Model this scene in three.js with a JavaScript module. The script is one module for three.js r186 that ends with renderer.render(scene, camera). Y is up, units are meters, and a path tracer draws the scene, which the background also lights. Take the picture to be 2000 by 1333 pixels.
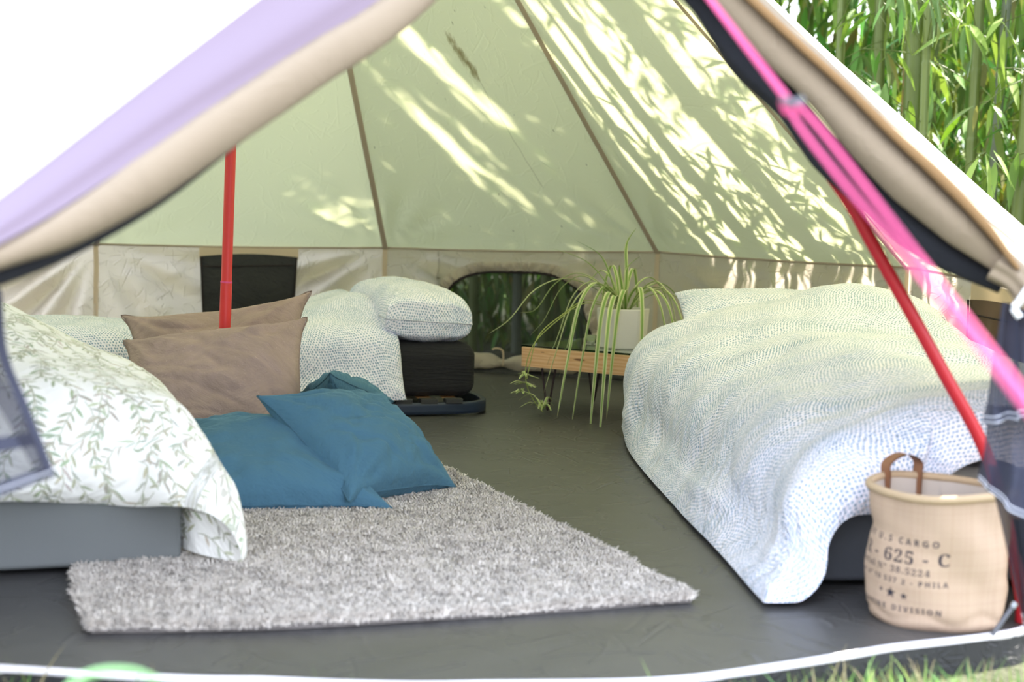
import * as THREE from 'three';
import { mergeGeometries } from 'three/addons/utils/BufferGeometryUtils.js';
import { RoundedBoxGeometry } from 'three/addons/geometries/RoundedBoxGeometry.js';
import { ImprovedNoise } from 'three/addons/math/ImprovedNoise.js';

// ---------------------------------------------------------------- camera, sky, sun, exposure
const scene = new THREE.Scene();
const camera = new THREE.PerspectiveCamera(25.05, 2000 / 1333, 0.1, 200);
camera.position.set(0, 0.714, 0);
camera.rotation.order = 'YXZ';
camera.rotation.set(-0.084, 0, 0);
camera.rotateZ(0.026);
camera.focus = 4.4;
camera.userData.fStop = 3.1;
const renderer = new THREE.WebGLRenderer({ antialias: true });
renderer.toneMapping = THREE.LinearToneMapping;
renderer.toneMappingExposure = 2.35;
renderer.shadowMap.enabled = true;
{
  const W = 256, H = 128, d = new Float32Array(W * H * 4);
  for (let y = 0; y < H; y++) for (let x = 0; x < W; x++) {
    const e = Math.max(0, ((y + 0.5) / H - 0.5) * 2), k = Math.pow(e, 0.6), i = (y * W + x) * 4;
    d[i] = 0.96 - 0.30 * k; d[i + 1] = 0.98 - 0.18 * k; d[i + 2] = 1.06 - 0.02 * k; d[i + 3] = 1;
  }
  const t = new THREE.DataTexture(d, W, H, THREE.RGBAFormat, THREE.FloatType);
  t.mapping = THREE.EquirectangularReflectionMapping; t.magFilter = THREE.LinearFilter; t.needsUpdate = true;
  scene.background = t; scene.environment = t;
  scene.backgroundIntensity = 2.05; scene.environmentIntensity = 2.05;
}
const SUN = new THREE.Vector3(0.54, 0.766, -0.354).normalize();
const sun = new THREE.DirectionalLight(0xfff8ec, 11.0);
sun.position.copy(SUN).multiplyScalar(14).add(new THREE.Vector3(0, 0, -4));
sun.target.position.set(0, 0.5, -4);
sun.castShadow = true; sun.shadow.mapSize.set(4096, 4096);
Object.assign(sun.shadow.camera, { left: -8, right: 8, top: 8, bottom: -8, near: 0.5, far: 40 });
scene.add(sun, sun.target);

// ---------------------------------------------------------------- helpers
const V = (x, y, z) => new THREE.Vector3(x, y, z);
const noise3 = new ImprovedNoise();
const N = (x, y = 0, z = 0) => noise3.noise(x + 31.7, y + 11.3, z + 5.9);
const fbm = (x, y, z, o = 4) => { let s = 0, a = 1; for (let i = 0; i < o; i++) { s += a * N(x, y, z); x *= 2.03; y *= 2.03; z *= 2.03; a *= 0.5; } return s; };
const rng = (seed) => () => { seed = (seed + 0x6d2b79f5) | 0; let t = Math.imul(seed ^ (seed >>> 15), 1 | seed); t = (t + Math.imul(t ^ (t >>> 7), 61 | t)) ^ t; return ((t ^ (t >>> 14)) >>> 0) / 4294967296; };
const merge = (l) => { const flat = l.some((g) => !g.index); l = l.map((g) => { if (flat && g.index) g = g.toNonIndexed(); for (const k of Object.keys(g.attributes)) if (!['position', 'normal', 'uv'].includes(k)) g.deleteAttribute(k); return g; }); return mergeGeometries(l); };
const lerp = (a, b, t) => a + (b - a) * t, clamp = (x, a = 0, b = 1) => Math.min(b, Math.max(a, x)), sm = (a, b, x) => { const t = clamp((x - a) / (b - a)); return t * t * (3 - 2 * t); };
const used = {};
function numbered(n) { used[n] = (used[n] || 0) + 1; return used[n] === 1 ? n : n + '_' + String(used[n] - 1).padStart(3, '0'); }
function shade(o) { o.castShadow = true; o.receiveShadow = true; return o; }
function part(name, geo, mat, parent, label) { const m = shade(new THREE.Mesh(geo, mat)); m.name = name; if (label) m.userData.label = label; parent.add(m); return m; }
function thing(name, label, category, pos = [0, 0, 0], turn = 0, group) {
  const o = new THREE.Group(); o.name = numbered(name); o.position.set(...pos); o.rotation.y = turn;
  o.userData = { label, category }; if (group) o.userData.group = group; scene.add(o); return o;
}
function solo(name, geo, mat, label, category, extra = {}) { const m = shade(new THREE.Mesh(geo, mat)); m.name = numbered(name); m.userData = { label, category, ...extra }; scene.add(m); return m; }
function struct(name, geo, mat, label) { const m = shade(new THREE.Mesh(geo, mat)); m.name = name; m.userData = { kind: 'structure' }; if (label) m.userData.label = label; scene.add(m); return m; }
// grid surface: fn(u, v) -> [x, y, z, s, t] with (s, t) the uv
function grid(nu, nv, fn, { closeU = false, flip = false, uv1 = false, colors = false } = {}) {
  const p = [], t = [], t1 = [], c = [], ix = [];
  for (let j = 0; j <= nv; j++) for (let i = 0; i <= nu; i++) {
    const r = fn(closeU && i === nu ? 0 : i / nu, j / nv);
    p.push(r[0], r[1], r[2]); t.push(r[3] ?? i / nu, r[4] ?? j / nv); t1.push(i / nu, j / nv); if (colors) c.push(r[5], r[6], r[7]);
  }
  const w = nu + 1;
  for (let j = 0; j < nv; j++) for (let i = 0; i < nu; i++) {
    const a = j * w + i, b = a + 1, d = a + w, e = d + 1;
    if (flip) ix.push(a, d, b, b, d, e); else ix.push(a, b, d, b, e, d);
  }
  const g = new THREE.BufferGeometry();
  g.setAttribute('position', new THREE.Float32BufferAttribute(p, 3)); g.setAttribute('uv', new THREE.Float32BufferAttribute(t, 2));
  if (uv1) g.setAttribute('uv1', new THREE.Float32BufferAttribute(t1, 2));
  if (colors) g.setAttribute('color', new THREE.Float32BufferAttribute(c, 3));
  g.setIndex(ix); g.computeVertexNormals();
  if (closeU) { const n = g.attributes.normal; for (let j = 0; j <= nv; j++) { const a = j * w, b = a + nu, q = V(n.getX(a) + n.getX(b), n.getY(a) + n.getY(b), n.getZ(a) + n.getZ(b)).normalize(); n.setXYZ(a, q.x, q.y, q.z); n.setXYZ(b, q.x, q.y, q.z); } }
  return g;
}
// round sweep along points; rad(t, angle) -> radius
function sweep(pts, rad, { seg = 40, sides = 10, flat = 1, up = V(0, 1, 0), caps = true, wob } = {}) {
  const curve = new THREE.CatmullRomCurve3(pts.map((p) => (p.isVector3 ? p : V(p[0], p[1], p[2]))), false, 'centripetal');
  const P = [], F = [], L = curve.getLength();
  for (let i = 0; i <= seg; i++) { const t = i / seg, c = curve.getPoint(t), d = curve.getTangent(t); let a = up.clone().addScaledVector(d, -up.dot(d)); if (a.lengthSq() < 1e-6) a = V(1, 0, 0); a.normalize(); P.push(c); F.push([a, V().crossVectors(d, a), d]); }
  const R = typeof rad === 'function' ? rad : () => rad;
  const at = (u, v) => { const i = Math.round(v * seg), th = u * Math.PI * 2, r = R(v, th), [a, b] = F[i]; const q = P[i].clone().addScaledVector(a, Math.cos(th) * r).addScaledVector(b, Math.sin(th) * r * flat); if (wob) q.add(wob(v, th, i)); return [q.x, q.y, q.z, u * 2 * Math.PI * 0.02, v * L]; };
  const body = grid(sides, seg, at, { closeU: true });
  if (!caps) return body;
  const cap = (v, s) => { const c = P[v ? seg : 0]; return grid(sides, 1, (u, k) => { const q = at(u, v); return k === 0 ? q : [c.x, c.y, c.z, 0, 0]; }, { flip: !!v === false }); };
  return merge([body, cap(0), cap(1)]);
}
const tube = (a, b, r, sides = 10) => sweep([a, b], r, { seg: 2, sides, up: Math.abs(b[1] - a[1]) > Math.hypot(b[0] - a[0], b[2] - a[2]) ? V(1, 0, 0) : V(0, 1, 0) });
function box(w, h, d, r, x, y, z) { const g = new RoundedBoxGeometry(w, h, d, 2, r); g.translate(x, y, z); return g; }
function ribbon(pts, w, nrm, th) { return sweep(pts, (t, a) => Math.hypot(Math.cos(a), Math.sin(a)) * (Math.abs(Math.sin(a)) > 0.3 ? w / 2 : w / 2), { seg: pts.length * 6, sides: 8, flat: th / w, up: nrm }); }

// ---------------------------------------------------------------- textures
function canvasTex(w, h, draw, { srgb = true, repeat } = {}) {
  const c = document.createElement('canvas'); c.width = w; c.height = h; const x = c.getContext('2d'); draw(x, w, h);
  const t = new THREE.CanvasTexture(c); if (srgb) t.colorSpace = THREE.SRGBColorSpace; t.magFilter = THREE.LinearFilter; t.wrapS = t.wrapT = THREE.RepeatWrapping; if (repeat) t.repeat.set(...repeat); return t;
}
function dataTex(n, fn, { srgb = false, repeat } = {}) {
  const d = new Uint8Array(n * n * 4);
  for (let y = 0; y < n; y++) for (let x = 0; x < n; x++) { const c = fn(x / n, y / n), i = (y * n + x) * 4; for (let k = 0; k < 3; k++) d[i + k] = clamp(Array.isArray(c) ? c[k] : c) * 255; d[i + 3] = 255; }
  const t = new THREE.DataTexture(d, n, n); t.magFilter = THREE.LinearFilter; t.wrapS = t.wrapT = THREE.RepeatWrapping; if (srgb) t.colorSpace = THREE.SRGBColorSpace; if (repeat) t.repeat.set(...repeat); t.needsUpdate = true; return t;
}
const tn = (x, y, f, z = 0) => { // tileable noise
  const a = x * Math.PI * 2, b = y * Math.PI * 2, r = f / (Math.PI * 2); return N(Math.cos(a) * r + z, Math.sin(a) * r + Math.cos(b) * r * 1.31, Math.sin(b) * r + z * 0.7);
};
// creased cloth relief
const creaseTex = canvasTex(1024, 1024, (x, w) => {
  x.fillStyle = '#808080'; x.fillRect(0, 0, w, w); const r = rng(5);
  for (let i = 0; i < 520; i++) {
    const px = r() * w, py = r() * w, a = r() * Math.PI, l = 15 + r() * r() * 150, k = (r() - 0.5) * 30, up = r() < 0.5, wd = 1.2 + r() * 5;
    for (const [ox, oy] of [[0, 0], [w, 0], [-w, 0], [0, w], [0, -w]]) for (let q = 0; q < 3; q++) {
      x.strokeStyle = up ? `rgba(255,255,255,${0.07 + 0.05 * q})` : `rgba(0,0,0,${0.06 + 0.05 * q})`; x.lineWidth = wd * (3 - q) * 0.8; x.beginPath(); x.moveTo(px + ox, py + oy);
      x.quadraticCurveTo(px + ox + Math.cos(a) * l / 2 - Math.sin(a) * k, py + oy + Math.sin(a) * l / 2 + Math.cos(a) * k, px + ox + Math.cos(a) * l, py + oy + Math.sin(a) * l); x.stroke();
    }
  }
}, { srgb: false });
const weaveTex = dataTex(256, (x, y) => { const a = Math.sin(x * Math.PI * 2 * 32), b = Math.sin(y * Math.PI * 2 * 32); return 0.5 + 0.25 * (Math.floor(x * 32) + Math.floor(y * 32) & 1 ? a * a : -b * b) + 0.25 * tn(x, y, 40); });
const clothNoise = dataTex(512, (x, y) => 0.5 + 0.35 * tn(x, y, 9) + 0.25 * tn(x, y, 23, 4) + 0.15 * tn(x, y, 70, 8));
// print of small dashes in swirling rows
const DOT = 0.86;
const dotTex = canvasTex(2048, 2048, (x, w) => {
  x.fillStyle = '#f6f3ff'; x.fillRect(0, 0, w, w); const r = rng(11), n = 94, cs = w / n;
  const warp = (a, b) => [0.010 * Math.sin(2 * Math.PI * (3 * b + a)) + 0.004 * Math.sin(2 * Math.PI * (5 * a - 2 * b) + 1), 0.010 * Math.sin(2 * Math.PI * (2 * a + 2 * b) + 2) + 0.004 * Math.sin(2 * Math.PI * (4 * b + 3 * a) + 0.5)];
  for (let j = 0; j < n; j++) for (let i = 0; i < n; i++) {
    const a = (i + (j & 1) * 0.5 + (r() - 0.5) * 0.28) / n, b = (j + (r() - 0.5) * 0.28) / n, [dx, dy] = warp(a, b), [ex, ey] = warp(a + 0.004, b);
    const ang = Math.atan2(ey - dy, ex - dx + 0.004) * 2.5 + (r() - 0.5) * 0.5 + 0.9 * Math.sin(2 * Math.PI * (a + b)) + 1.2, px = ((a + dx) % 1 + 1) % 1 * w, py = ((b + dy) % 1 + 1) % 1 * w, l = cs * (0.31 + r() * 0.10), h = cs * (0.22 + r() * 0.06), tone = r();
    x.fillStyle = `rgb(${128 + tone * 40 | 0},${154 + tone * 34 | 0},${182 + tone * 28 | 0})`;
    for (const ox of [0, w, -w]) for (const oy of [0, w, -w]) { if (px + ox < -30 || px + ox > w + 30 || py + oy < -30 || py + oy > w + 30) continue; x.save(); x.translate(px + ox, py + oy); x.rotate(ang); x.beginPath(); x.roundRect(-l, -h, l * 2, h * 2, h * 0.75); x.fill(); x.restore(); }
  }
});
// print of willow sprigs
const LEAF = 0.64;
const leafTex = canvasTex(1536, 1536, (x, w) => {
  x.fillStyle = '#fcfcf8'; x.fillRect(0, 0, w, w); const r = rng(3);
  const wrapDraw = (f) => { for (const ox of [0, w, -w]) for (const oy of [0, w, -w]) { x.save(); x.translate(ox, oy); f(); x.restore(); } };
  const leaf = (px, py, a, l, col) => wrapDraw(() => { x.translate(px, py); x.rotate(a); x.fillStyle = col; x.beginPath(); x.moveTo(0, 0); x.quadraticCurveTo(l * 0.45, -l * 0.24, l, 0); x.quadraticCurveTo(l * 0.45, l * 0.2, 0, 0); x.fill(); });
  const cols = 20; for (let c = 0; c < cols; c++) {
    const ph = r() * 6.28, ph2 = r() * 6.28, a1 = 40 + r() * 45, X = (y) => (c + 0.5) * w / cols + a1 * Math.sin(4 * Math.PI * y / w + ph) + 16 * Math.sin(10 * Math.PI * y / w + ph2), n = 40; let ink = r();
    for (let k = 0; k < n; k++) {
      const y0 = -k * w / n, y1 = -(k + 1) * w / n, px = X(y0), nx = X(y1), a = Math.atan2(y1 - y0, nx - px); if (r() < 0.06) { ink = r(); continue; }
      const tone = `rgb(${156 + ink * 36 + r() * 18 | 0},${162 + ink * 32 + r() * 16 | 0},${140 + ink * 36 + r() * 16 | 0})`;
      wrapDraw(() => { x.strokeStyle = 'rgb(172,176,152)'; x.lineWidth = 4.5; x.beginPath(); x.moveTo(px, y0 + w); x.lineTo(nx, y1 + w); x.stroke(); });
      const sd = k & 1 ? 1 : -1; leaf(nx, y1 + w, a + sd * (0.62 + r() * 0.35), 58 + r() * 24, tone); if (r() < 0.3) leaf(nx, y1 + w, a - sd * (0.55 + r() * 0.4), 44 + r() * 18, tone);
    }
  }
});
const speckTex = dataTex(512, (x, y) => { const n = 0.5 + 0.3 * tn(x, y, 7) + 0.2 * tn(x, y, 25, 3), s = tn(x, y, 150, 9) > 0.62 ? 0.25 : 0; return 0.80 + 0.16 * n + s * 0.4; }, { srgb: true });
const woodTex = canvasTex(1024, 256, (x, w, h) => {
  const g = x.createImageData(w, h), knots = [[300, 120, 26], [760, 190, 20], [900, 60, 15], [110, 70, 9]];
  for (let j = 0; j < h; j++) for (let i = 0; i < w; i++) {
    let y = j, k = 0; for (const [a, b, q] of knots) { const dx = (i - a) / 2.2, dy = j - b, d = Math.hypot(dx, dy); y += Math.sign(dy || 1) * q * 1.2 * Math.exp(-d * d / (q * q * 4)); k = Math.max(k, 1 - sm(q * 0.25, q * 0.62, d)); }
    const ring = 0.5 + 0.5 * Math.sin(y * 0.17 + 2.5 * N(i * 0.004, y * 0.02) + 1.2 * N(i * 0.02, y * 0.1)), gr = 0.5 + 0.5 * N(i * 0.02, y * 0.9), t = 0.75 * ring + 0.25 * gr, o = (j * w + i) * 4;
    g.data[o] = lerp(lerp(236, 216, t), 110, k); g.data[o + 1] = lerp(lerp(196, 164, t), 70, k); g.data[o + 2] = lerp(lerp(150, 114, t), 44, k); g.data[o + 3] = 255;
  }
  x.putImageData(g, 0, 0);
});

// ---------------------------------------------------------------- materials
const M = {};
const std = (n, o) => (M[n] = Object.assign(new THREE.MeshStandardMaterial({ roughness: 0.9, ...o }), { name: n }));
const phy = (n, o) => (M[n] = Object.assign(new THREE.MeshPhysicalMaterial({ roughness: 1, ...o }), { name: n }));
const rep = (t, a, b = a) => { const c = t.clone(); c.repeat.set(a, b); c.needsUpdate = true; return c; };
const col = (r, g, b) => new THREE.Color().setRGB(r, g, b);
const DS = { side: THREE.DoubleSide };
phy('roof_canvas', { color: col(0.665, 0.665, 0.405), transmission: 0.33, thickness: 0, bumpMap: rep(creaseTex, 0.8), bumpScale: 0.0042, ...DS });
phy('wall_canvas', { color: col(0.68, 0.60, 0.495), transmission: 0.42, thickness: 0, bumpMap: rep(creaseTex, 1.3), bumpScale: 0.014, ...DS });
phy('white_canvas', { color: col(0.62, 0.61, 0.62), transmission: 0.2, thickness: 0, ...DS });  // outer door canvas, lightened to stand for its sunlit panel
phy('shade_painted_canvas', { color: col(0.258, 0.196, 0.252), transmission: 0.2, thickness: 0, ...DS });  // same outer canvas, with the shade of its fold put into the colour
phy('seam_tape', { color: col(0.52, 0.42, 0.32), transmission: 0.15, thickness: 0, ...DS });
phy('pale_tape', { color: col(0.74, 0.60, 0.44), transmission: 0.3, thickness: 0, ...DS });
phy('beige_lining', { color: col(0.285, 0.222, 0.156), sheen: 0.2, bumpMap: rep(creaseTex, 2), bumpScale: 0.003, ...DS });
phy('tan_edging', { color: col(0.24, 0.14, 0.06) });
phy('black_netting', { color: col(0.012, 0.013, 0.018), bumpMap: rep(clothNoise, 20), bumpScale: 0.002 });
std('mesh_screen', { color: col(0.02, 0.022, 0.02), transparent: true, opacity: 0.38, roughness: 0.9, ...DS });
std('window_screen', { color: col(0.02, 0.02, 0.02), transparent: true, opacity: 0.80, roughness: 0.9, ...DS });
std('navy_mesh', { color: col(0.022, 0.024, 0.045), transparent: true, opacity: 0.86, roughness: 0.8, ...DS });
std('navy_hem', { color: col(0.06, 0.064, 0.10), transparent: true, opacity: 0.93, ...DS });
std('grey_mesh', { color: col(0.035, 0.036, 0.058), transparent: true, opacity: 0.6, ...DS });
std('grey_hem', { color: col(0.05, 0.053, 0.085), ...DS });
std('white_thread', { color: col(0.75, 0.75, 0.8) });
std('white_cord', { color: col(0.8, 0.8, 0.8) });
std('pocket_mesh', { color: col(0.035, 0.035, 0.037), roughness: 0.85, bumpMap: rep(clothNoise, 3), bumpScale: 0.006, ...DS });
phy('brown_mesh', { color: col(0.12, 0.075, 0.05), transmission: 0.25, thickness: 0, ...DS });
std('binding', { color: col(0.03, 0.02, 0.022) });
std('groundsheet', { color: col(0.092, 0.09, 0.091), roughness: 0.42, map: rep(speckTex, 0.9), bumpMap: rep(creaseTex, 0.7), bumpScale: 0.008 });
std('groundsheet_lip', { color: col(0.025, 0.025, 0.028), roughness: 0.55, bumpMap: rep(creaseTex, 3), bumpScale: 0.01, ...DS });
std('piping', { color: col(0.85, 0.82, 0.86), roughness: 0.6 });
std('red_pole', { color: col(0.72, 0.035, 0.035), roughness: 0.38 });
std('dark_red_pole', { color: col(0.50, 0.018, 0.03), roughness: 0.4 });
std('pink_cord', { color: col(0.80, 0.10, 0.28), roughness: 0.8, bumpMap: rep(weaveTex, 20), bumpScale: 0.0002 });
std('grey_plastic', { color: col(0.12, 0.12, 0.14), roughness: 0.5 });
phy('dotted_cotton', { color: 0xffffff, map: rep(dotTex, 1 / DOT), bumpMap: rep(clothNoise, 1.3), bumpScale: 0.012, roughness: 0.92 });
phy('leafy_cotton', { color: 0xffffff, map: rep(leafTex, 1 / LEAF), bumpMap: rep(clothNoise, 1.3), bumpScale: 0.008, roughness: 0.92 });
std('grey_weave', { color: col(0.15, 0.162, 0.163), bumpMap: rep(weaveTex, 9), bumpScale: 0.0003 });
std('dark_weave', { color: col(0.07, 0.075, 0.088), bumpMap: rep(weaveTex, 9), bumpScale: 0.0003 });
std('pale_weave', { color: col(0.5, 0.5, 0.5) });
std('black_sheet', { color: col(0.011, 0.011, 0.014), roughness: 0.85, bumpMap: rep(clothNoise, 2), bumpScale: 0.006 });
std('navy_steel', { color: col(0.016, 0.028, 0.055), roughness: 0.35 });
std('black_rubber', { color: col(0.03, 0.03, 0.03), roughness: 0.7 });
std('slat_wood', { color: col(0.55, 0.30, 0.13), roughness: 0.5 });
phy('brown_suede', { color: col(0.50, 0.37, 0.33), sheen: 0.5, sheenRoughness: 0.6, sheenColor: col(0.55, 0.42, 0.36), bumpMap: rep(clothNoise, 3), bumpScale: 0.004, map: rep(speckTex, 1.5) });
phy('teal_velvet', { color: col(0.066, 0.165, 0.245), sheen: 0.6, sheenRoughness: 0.5, sheenColor: col(0.2, 0.45, 0.6), bumpMap: rep(clothNoise, 2), bumpScale: 0.005 });
std('rug_back', { color: col(0.2, 0.18, 0.17) });
std('rug_pile', { color: 0xffffff, roughness: 1 });
std('pine', { color: 0xffffff, map: rep(woodTex, 0.6, 0.9), roughness: 0.6 });
phy('glass_sheet', { color: col(0.75, 0.92, 0.85), transmission: 1, thickness: 0.008, roughness: 0.02, ior: 1.5, attenuationColor: col(0.25, 0.6, 0.45), attenuationDistance: 0.09 });
phy('jar_glass', { color: col(0.95, 0.98, 0.96), transmission: 1, thickness: 0.003, roughness: 0.03, ior: 1.45 });
std('hairpin_steel', { color: col(0.05, 0.03, 0.03), roughness: 0.5, metalness: 0.3 });
phy('white_ceramic', { color: col(0.86, 0.81, 0.77), roughness: 0.35, clearcoat: 0.3 });
std('soil', { color: col(0.02, 0.014, 0.01) });
phy('spider_leaf', { color: 0xffffff, vertexColors: true, roughness: 0.6, transmission: 0.3, thickness: 0, ...DS });
std('stolon', { color: col(0.36, 0.42, 0.12) });
std('burlap', { color: 0xffffff });
std('leather', { color: col(0.27, 0.12, 0.06), roughness: 0.6 });
std('bag_lining', { color: col(0.55, 0.48, 0.42), ...DS });
std('metal', { color: col(0.35, 0.37, 0.4), metalness: 0.8, roughness: 0.4 });
std('lawn', { color: col(0.09, 0.10, 0.045), map: rep(speckTex, 0.8), bumpMap: rep(clothNoise, 4), bumpScale: 0.02 });
phy('grass', { color: 0xffffff, roughness: 0.8, transmission: 0.25, thickness: 0, ...DS });
for (const [k, c] of [['a', [0.19, 0.31, 0.03]], ['b', [0.13, 0.24, 0.028]], ['c', [0.27, 0.39, 0.05]], ['d', [0.14, 0.25, 0.06]]]) phy('bamboo_leaf_' + k, { color: col(...c), transmission: 0.4, thickness: 0, roughness: 0.75, ...DS });
std('culm_green', { color: col(0.085, 0.115, 0.02), roughness: 0.5 });
std('culm_grey', { color: col(0.12, 0.14, 0.095), roughness: 0.5 });
std('culm_tan', { color: col(0.20, 0.13, 0.04), roughness: 0.6 });

// ---------------------------------------------------------------- ground and groundsheet
const C = V(-0.847, 0, -4.53), R = 2.505, APEX = V(-0.847, 2.748, -4.53);
const polar = (deg, r, y = 0) => V(C.x + r * Math.sin(deg * Math.PI / 180), y, C.z - r * Math.cos(deg * Math.PI / 180));
struct('lawn', (() => { const g = new THREE.BoxGeometry(60, 0.2, 60); const uv = g.attributes.uv; for (let i = 0; i < uv.count; i++) uv.setXY(i, uv.getX(i) * 60, uv.getY(i) * 60); g.translate(0, -0.155, -10); return g; })(), M.lawn, 'lawn around the tent');
const EDGE = [[-143, 2.505], [125, 2.505], [131, 2.55], [137, 2.575], [144, 2.505], [153, 2.49], [161, 2.41], [169, 2.325], [178, 2.255], [190, 2.27], [205, 2.42], [217, 2.505]];
const edgeR = (deg) => { deg = ((deg + 143) % 360 + 360) % 360 - 143; for (let i = 0; i < EDGE.length - 1; i++) if (deg <= EDGE[i + 1][0]) { const t = (deg - EDGE[i][0]) / (EDGE[i + 1][0] - EDGE[i][0]), s = t * t * (3 - 2 * t); return lerp(EDGE[i][1], EDGE[i + 1][1], lerp(t, s, 0.4)); } return 2.505; };
struct('floor', (() => {
  const top = grid(180, 24, (u, v) => { const p = polar(u * 360 - 143, edgeR(u * 360 - 143) * v), w = 0.0025 * fbm(p.x * 2.2, p.z * 2.2, 3) * sm(0, 0.3, v) * (v < 1 ? 1 : 0); return [p.x, w - 0.001, p.z, p.x, p.z]; });
  return top;
})(), M.groundsheet, 'dark rubberised groundsheet of the tent');

const tent = thing('tent', 'canvas bell tent with green glowing roof and open front door over a dark groundsheet', 'tent');
const SEAMH = { 0: 0.524, 1: 0.535, 2: 0.559, 3: 0.550, 4: 0.468, 5: 0.50 };
const seamDeg = (k) => -23.8 + 29.77 * k;
const SP = (k) => polar(seamDeg(k), R, SEAMH[k] ?? 0.537);
function rim(k, u) { const p = SP(k).lerp(SP(k + 1), u), b = 4 * u * (1 - u), o = V(p.x - C.x, 0, p.z - C.z).normalize(); p.addScaledVector(o, (k >= 3 || k < -1 ? 0.088 : 0.018) * b); if (k >= 0 && k < 3) p.y -= 0.006 * b; return p; }
function roofPoint(k, u, v) {
  const p = rim(k, u).lerp(APEX, v), b = 4 * u * (1 - u), o = V(p.x - C.x, 0, p.z - C.z).normalize(), n = V(o.x * 0.65, 0.75, o.z * 0.65);
  let d = -0.035 * b * Math.sin(Math.PI * Math.pow(v, 0.7)) + 0.010 * b * fbm(p.x * 1.6, p.y * 1.6, p.z * 1.6 + k, 2);
  for (const c of [0, 1]) { const du = Math.abs(u - c) * 1.28 * (1 - v), dv = v * 3.2, rr = Math.hypot(du, dv), a = Math.atan2(dv, du); d += 0.010 * Math.sin(a * 13 + k * 2 + c) * Math.exp(-((rr - 0.22) ** 2) / 0.03) * sm(0, 0.1, rr) * sm(0.02, 0.2, a); }
  return p.addScaledVector(n, d * sm(0, 0.02, v));
}
const stainTex = canvasTex(1024, 1024, (x, w) => {
  x.fillStyle = '#fff'; x.fillRect(0, 0, w, w); const r = rng(8), X = (u) => u * w, Y = (v) => (1 - v) * w;
  for (let i = 0; i < 260; i++) { const t = r(), px = X(lerp(0.57, 0.633, t)) + (r() - 0.5) * 26, py = Y(lerp(0.385, 0.325, t)) + (r() - 0.5) * 24 ; x.fillStyle = `rgba(140,126,98,${0.06 + r() * 0.12})`; x.beginPath(); x.ellipse(px, py, 2 + r() * 6, 2 + r() * 4, r() * 3, 0, 7); x.fill(); }
  x.strokeStyle = 'rgba(110,100,70,0.5)'; x.lineWidth = 1.6; x.beginPath(); x.moveTo(X(0.633), Y(0.322)); for (let i = 1; i < 12; i++) x.lineTo(X(lerp(0.633, 0.70, i / 11)) + (r() - 0.5) * 5, Y(lerp(0.322, 0.13, i / 11))); x.stroke();
  for (let i = 0; i < 40; i++) { x.fillStyle = `rgba(60,55,35,${0.3 + r() * 0.4})`; x.beginPath(); x.arc(r() * w, r() * w, 0.8 + r() * 1.8, 0, 7); x.fill(); }
});
stainTex.channel = 1; M.stained_canvas = M.roof_canvas.clone(); M.stained_canvas.name = 'stained_canvas'; M.stained_canvas.map = stainTex;
for (let k = -4; k <= 4; k++) {
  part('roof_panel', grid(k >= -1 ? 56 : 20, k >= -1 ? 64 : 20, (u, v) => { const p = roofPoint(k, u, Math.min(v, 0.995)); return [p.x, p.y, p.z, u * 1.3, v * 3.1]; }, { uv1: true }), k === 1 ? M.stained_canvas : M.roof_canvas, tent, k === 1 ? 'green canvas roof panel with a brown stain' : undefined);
}
for (let k = -4; k <= 5; k++) {
  const inward = (p) => { const o = V(C.x - p.x, 0, C.z - p.z).normalize(); return o; };
  const a = SP(k), side = V(Math.cos(seamDeg(k) * Math.PI / 180), 0, Math.sin(seamDeg(k) * Math.PI / 180));
  part('roof_seam', grid(4, 30, (u, v) => { const p = a.clone().lerp(APEX, Math.min(v, 0.99)), n = inward(p); p.addScaledVector(n, 0.010 + 0.004 * Math.sin(u * Math.PI)).add(V(0, -0.008, 0)).addScaledVector(side, (u - 0.5) * 0.024); return [p.x, p.y, p.z, u * 0.02, v * 3]; }), M.seam_tape, tent);
}
function wallDisp(k, u, w) {
  let d = 0.010 * fbm(u * 5 + k * 3, w * 4, k, 3) * sm(0, 0.1, w);
  for (const c of [0, 1]) {
    const du = Math.abs(u - c) * 1.29, dw = w * 0.55, rr = Math.hypot(du, dw), a = Math.atan2(dw, du), str = k === -1 ? 1.9 : k === 1 && c === 0 ? 1.1 : k === 0 && c === 1 ? 1.5 : 0.8;
    const fold = Math.sin(a * (k === -1 ? 17 : 14) + k * 1.7 + c * 2 + 1.2 * N(a * 3, rr * 2, k));
    d += str * 0.014 * fold * Math.exp(-((rr - 0.36) ** 2) / 0.085) * sm(0.05, 0.3, rr) * sm(0.0, 0.25, a);
  }
  return d;
}
function wallPoint(k, u, w, off = 0) {
  const p = rim(k, u), h = p.y, o = V(C.x - p.x, 0, C.z - p.z).normalize();
  p.y = lerp(h, -0.005, w); p.addScaledVector(o, wallDisp(k, u, w) * sm(0, 0.06, w) * sm(0, 0.06, 1 - w) * 4 * Math.sqrt(u * (1 - u) + 0.01) + off + 0.004); return p;
}
const WIN = { k: 1, c: 0.487, hw: 0.287, sill: 0.93, top: 0.165 };
const archW = (u) => { const q = Math.abs(u - WIN.c) / WIN.hw; return q >= 1 ? WIN.sill : WIN.sill - (WIN.sill - WIN.top) * Math.pow(1 - Math.pow(q, 3.6), 1 / 3.2); };
const wallGrid = (k, u0, u1, w0, w1, nu, nw) => grid(nu, nw, (a, b) => { const u = lerp(u0, u1, a), f0 = typeof w0 === 'function' ? w0(u) : w0, f1 = typeof w1 === 'function' ? w1(u) : w1, w = lerp(f0, f1, b), p = wallPoint(k, u, w); return [p.x, p.y, p.z, u * 1.29 + k, w * 0.54]; });
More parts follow.
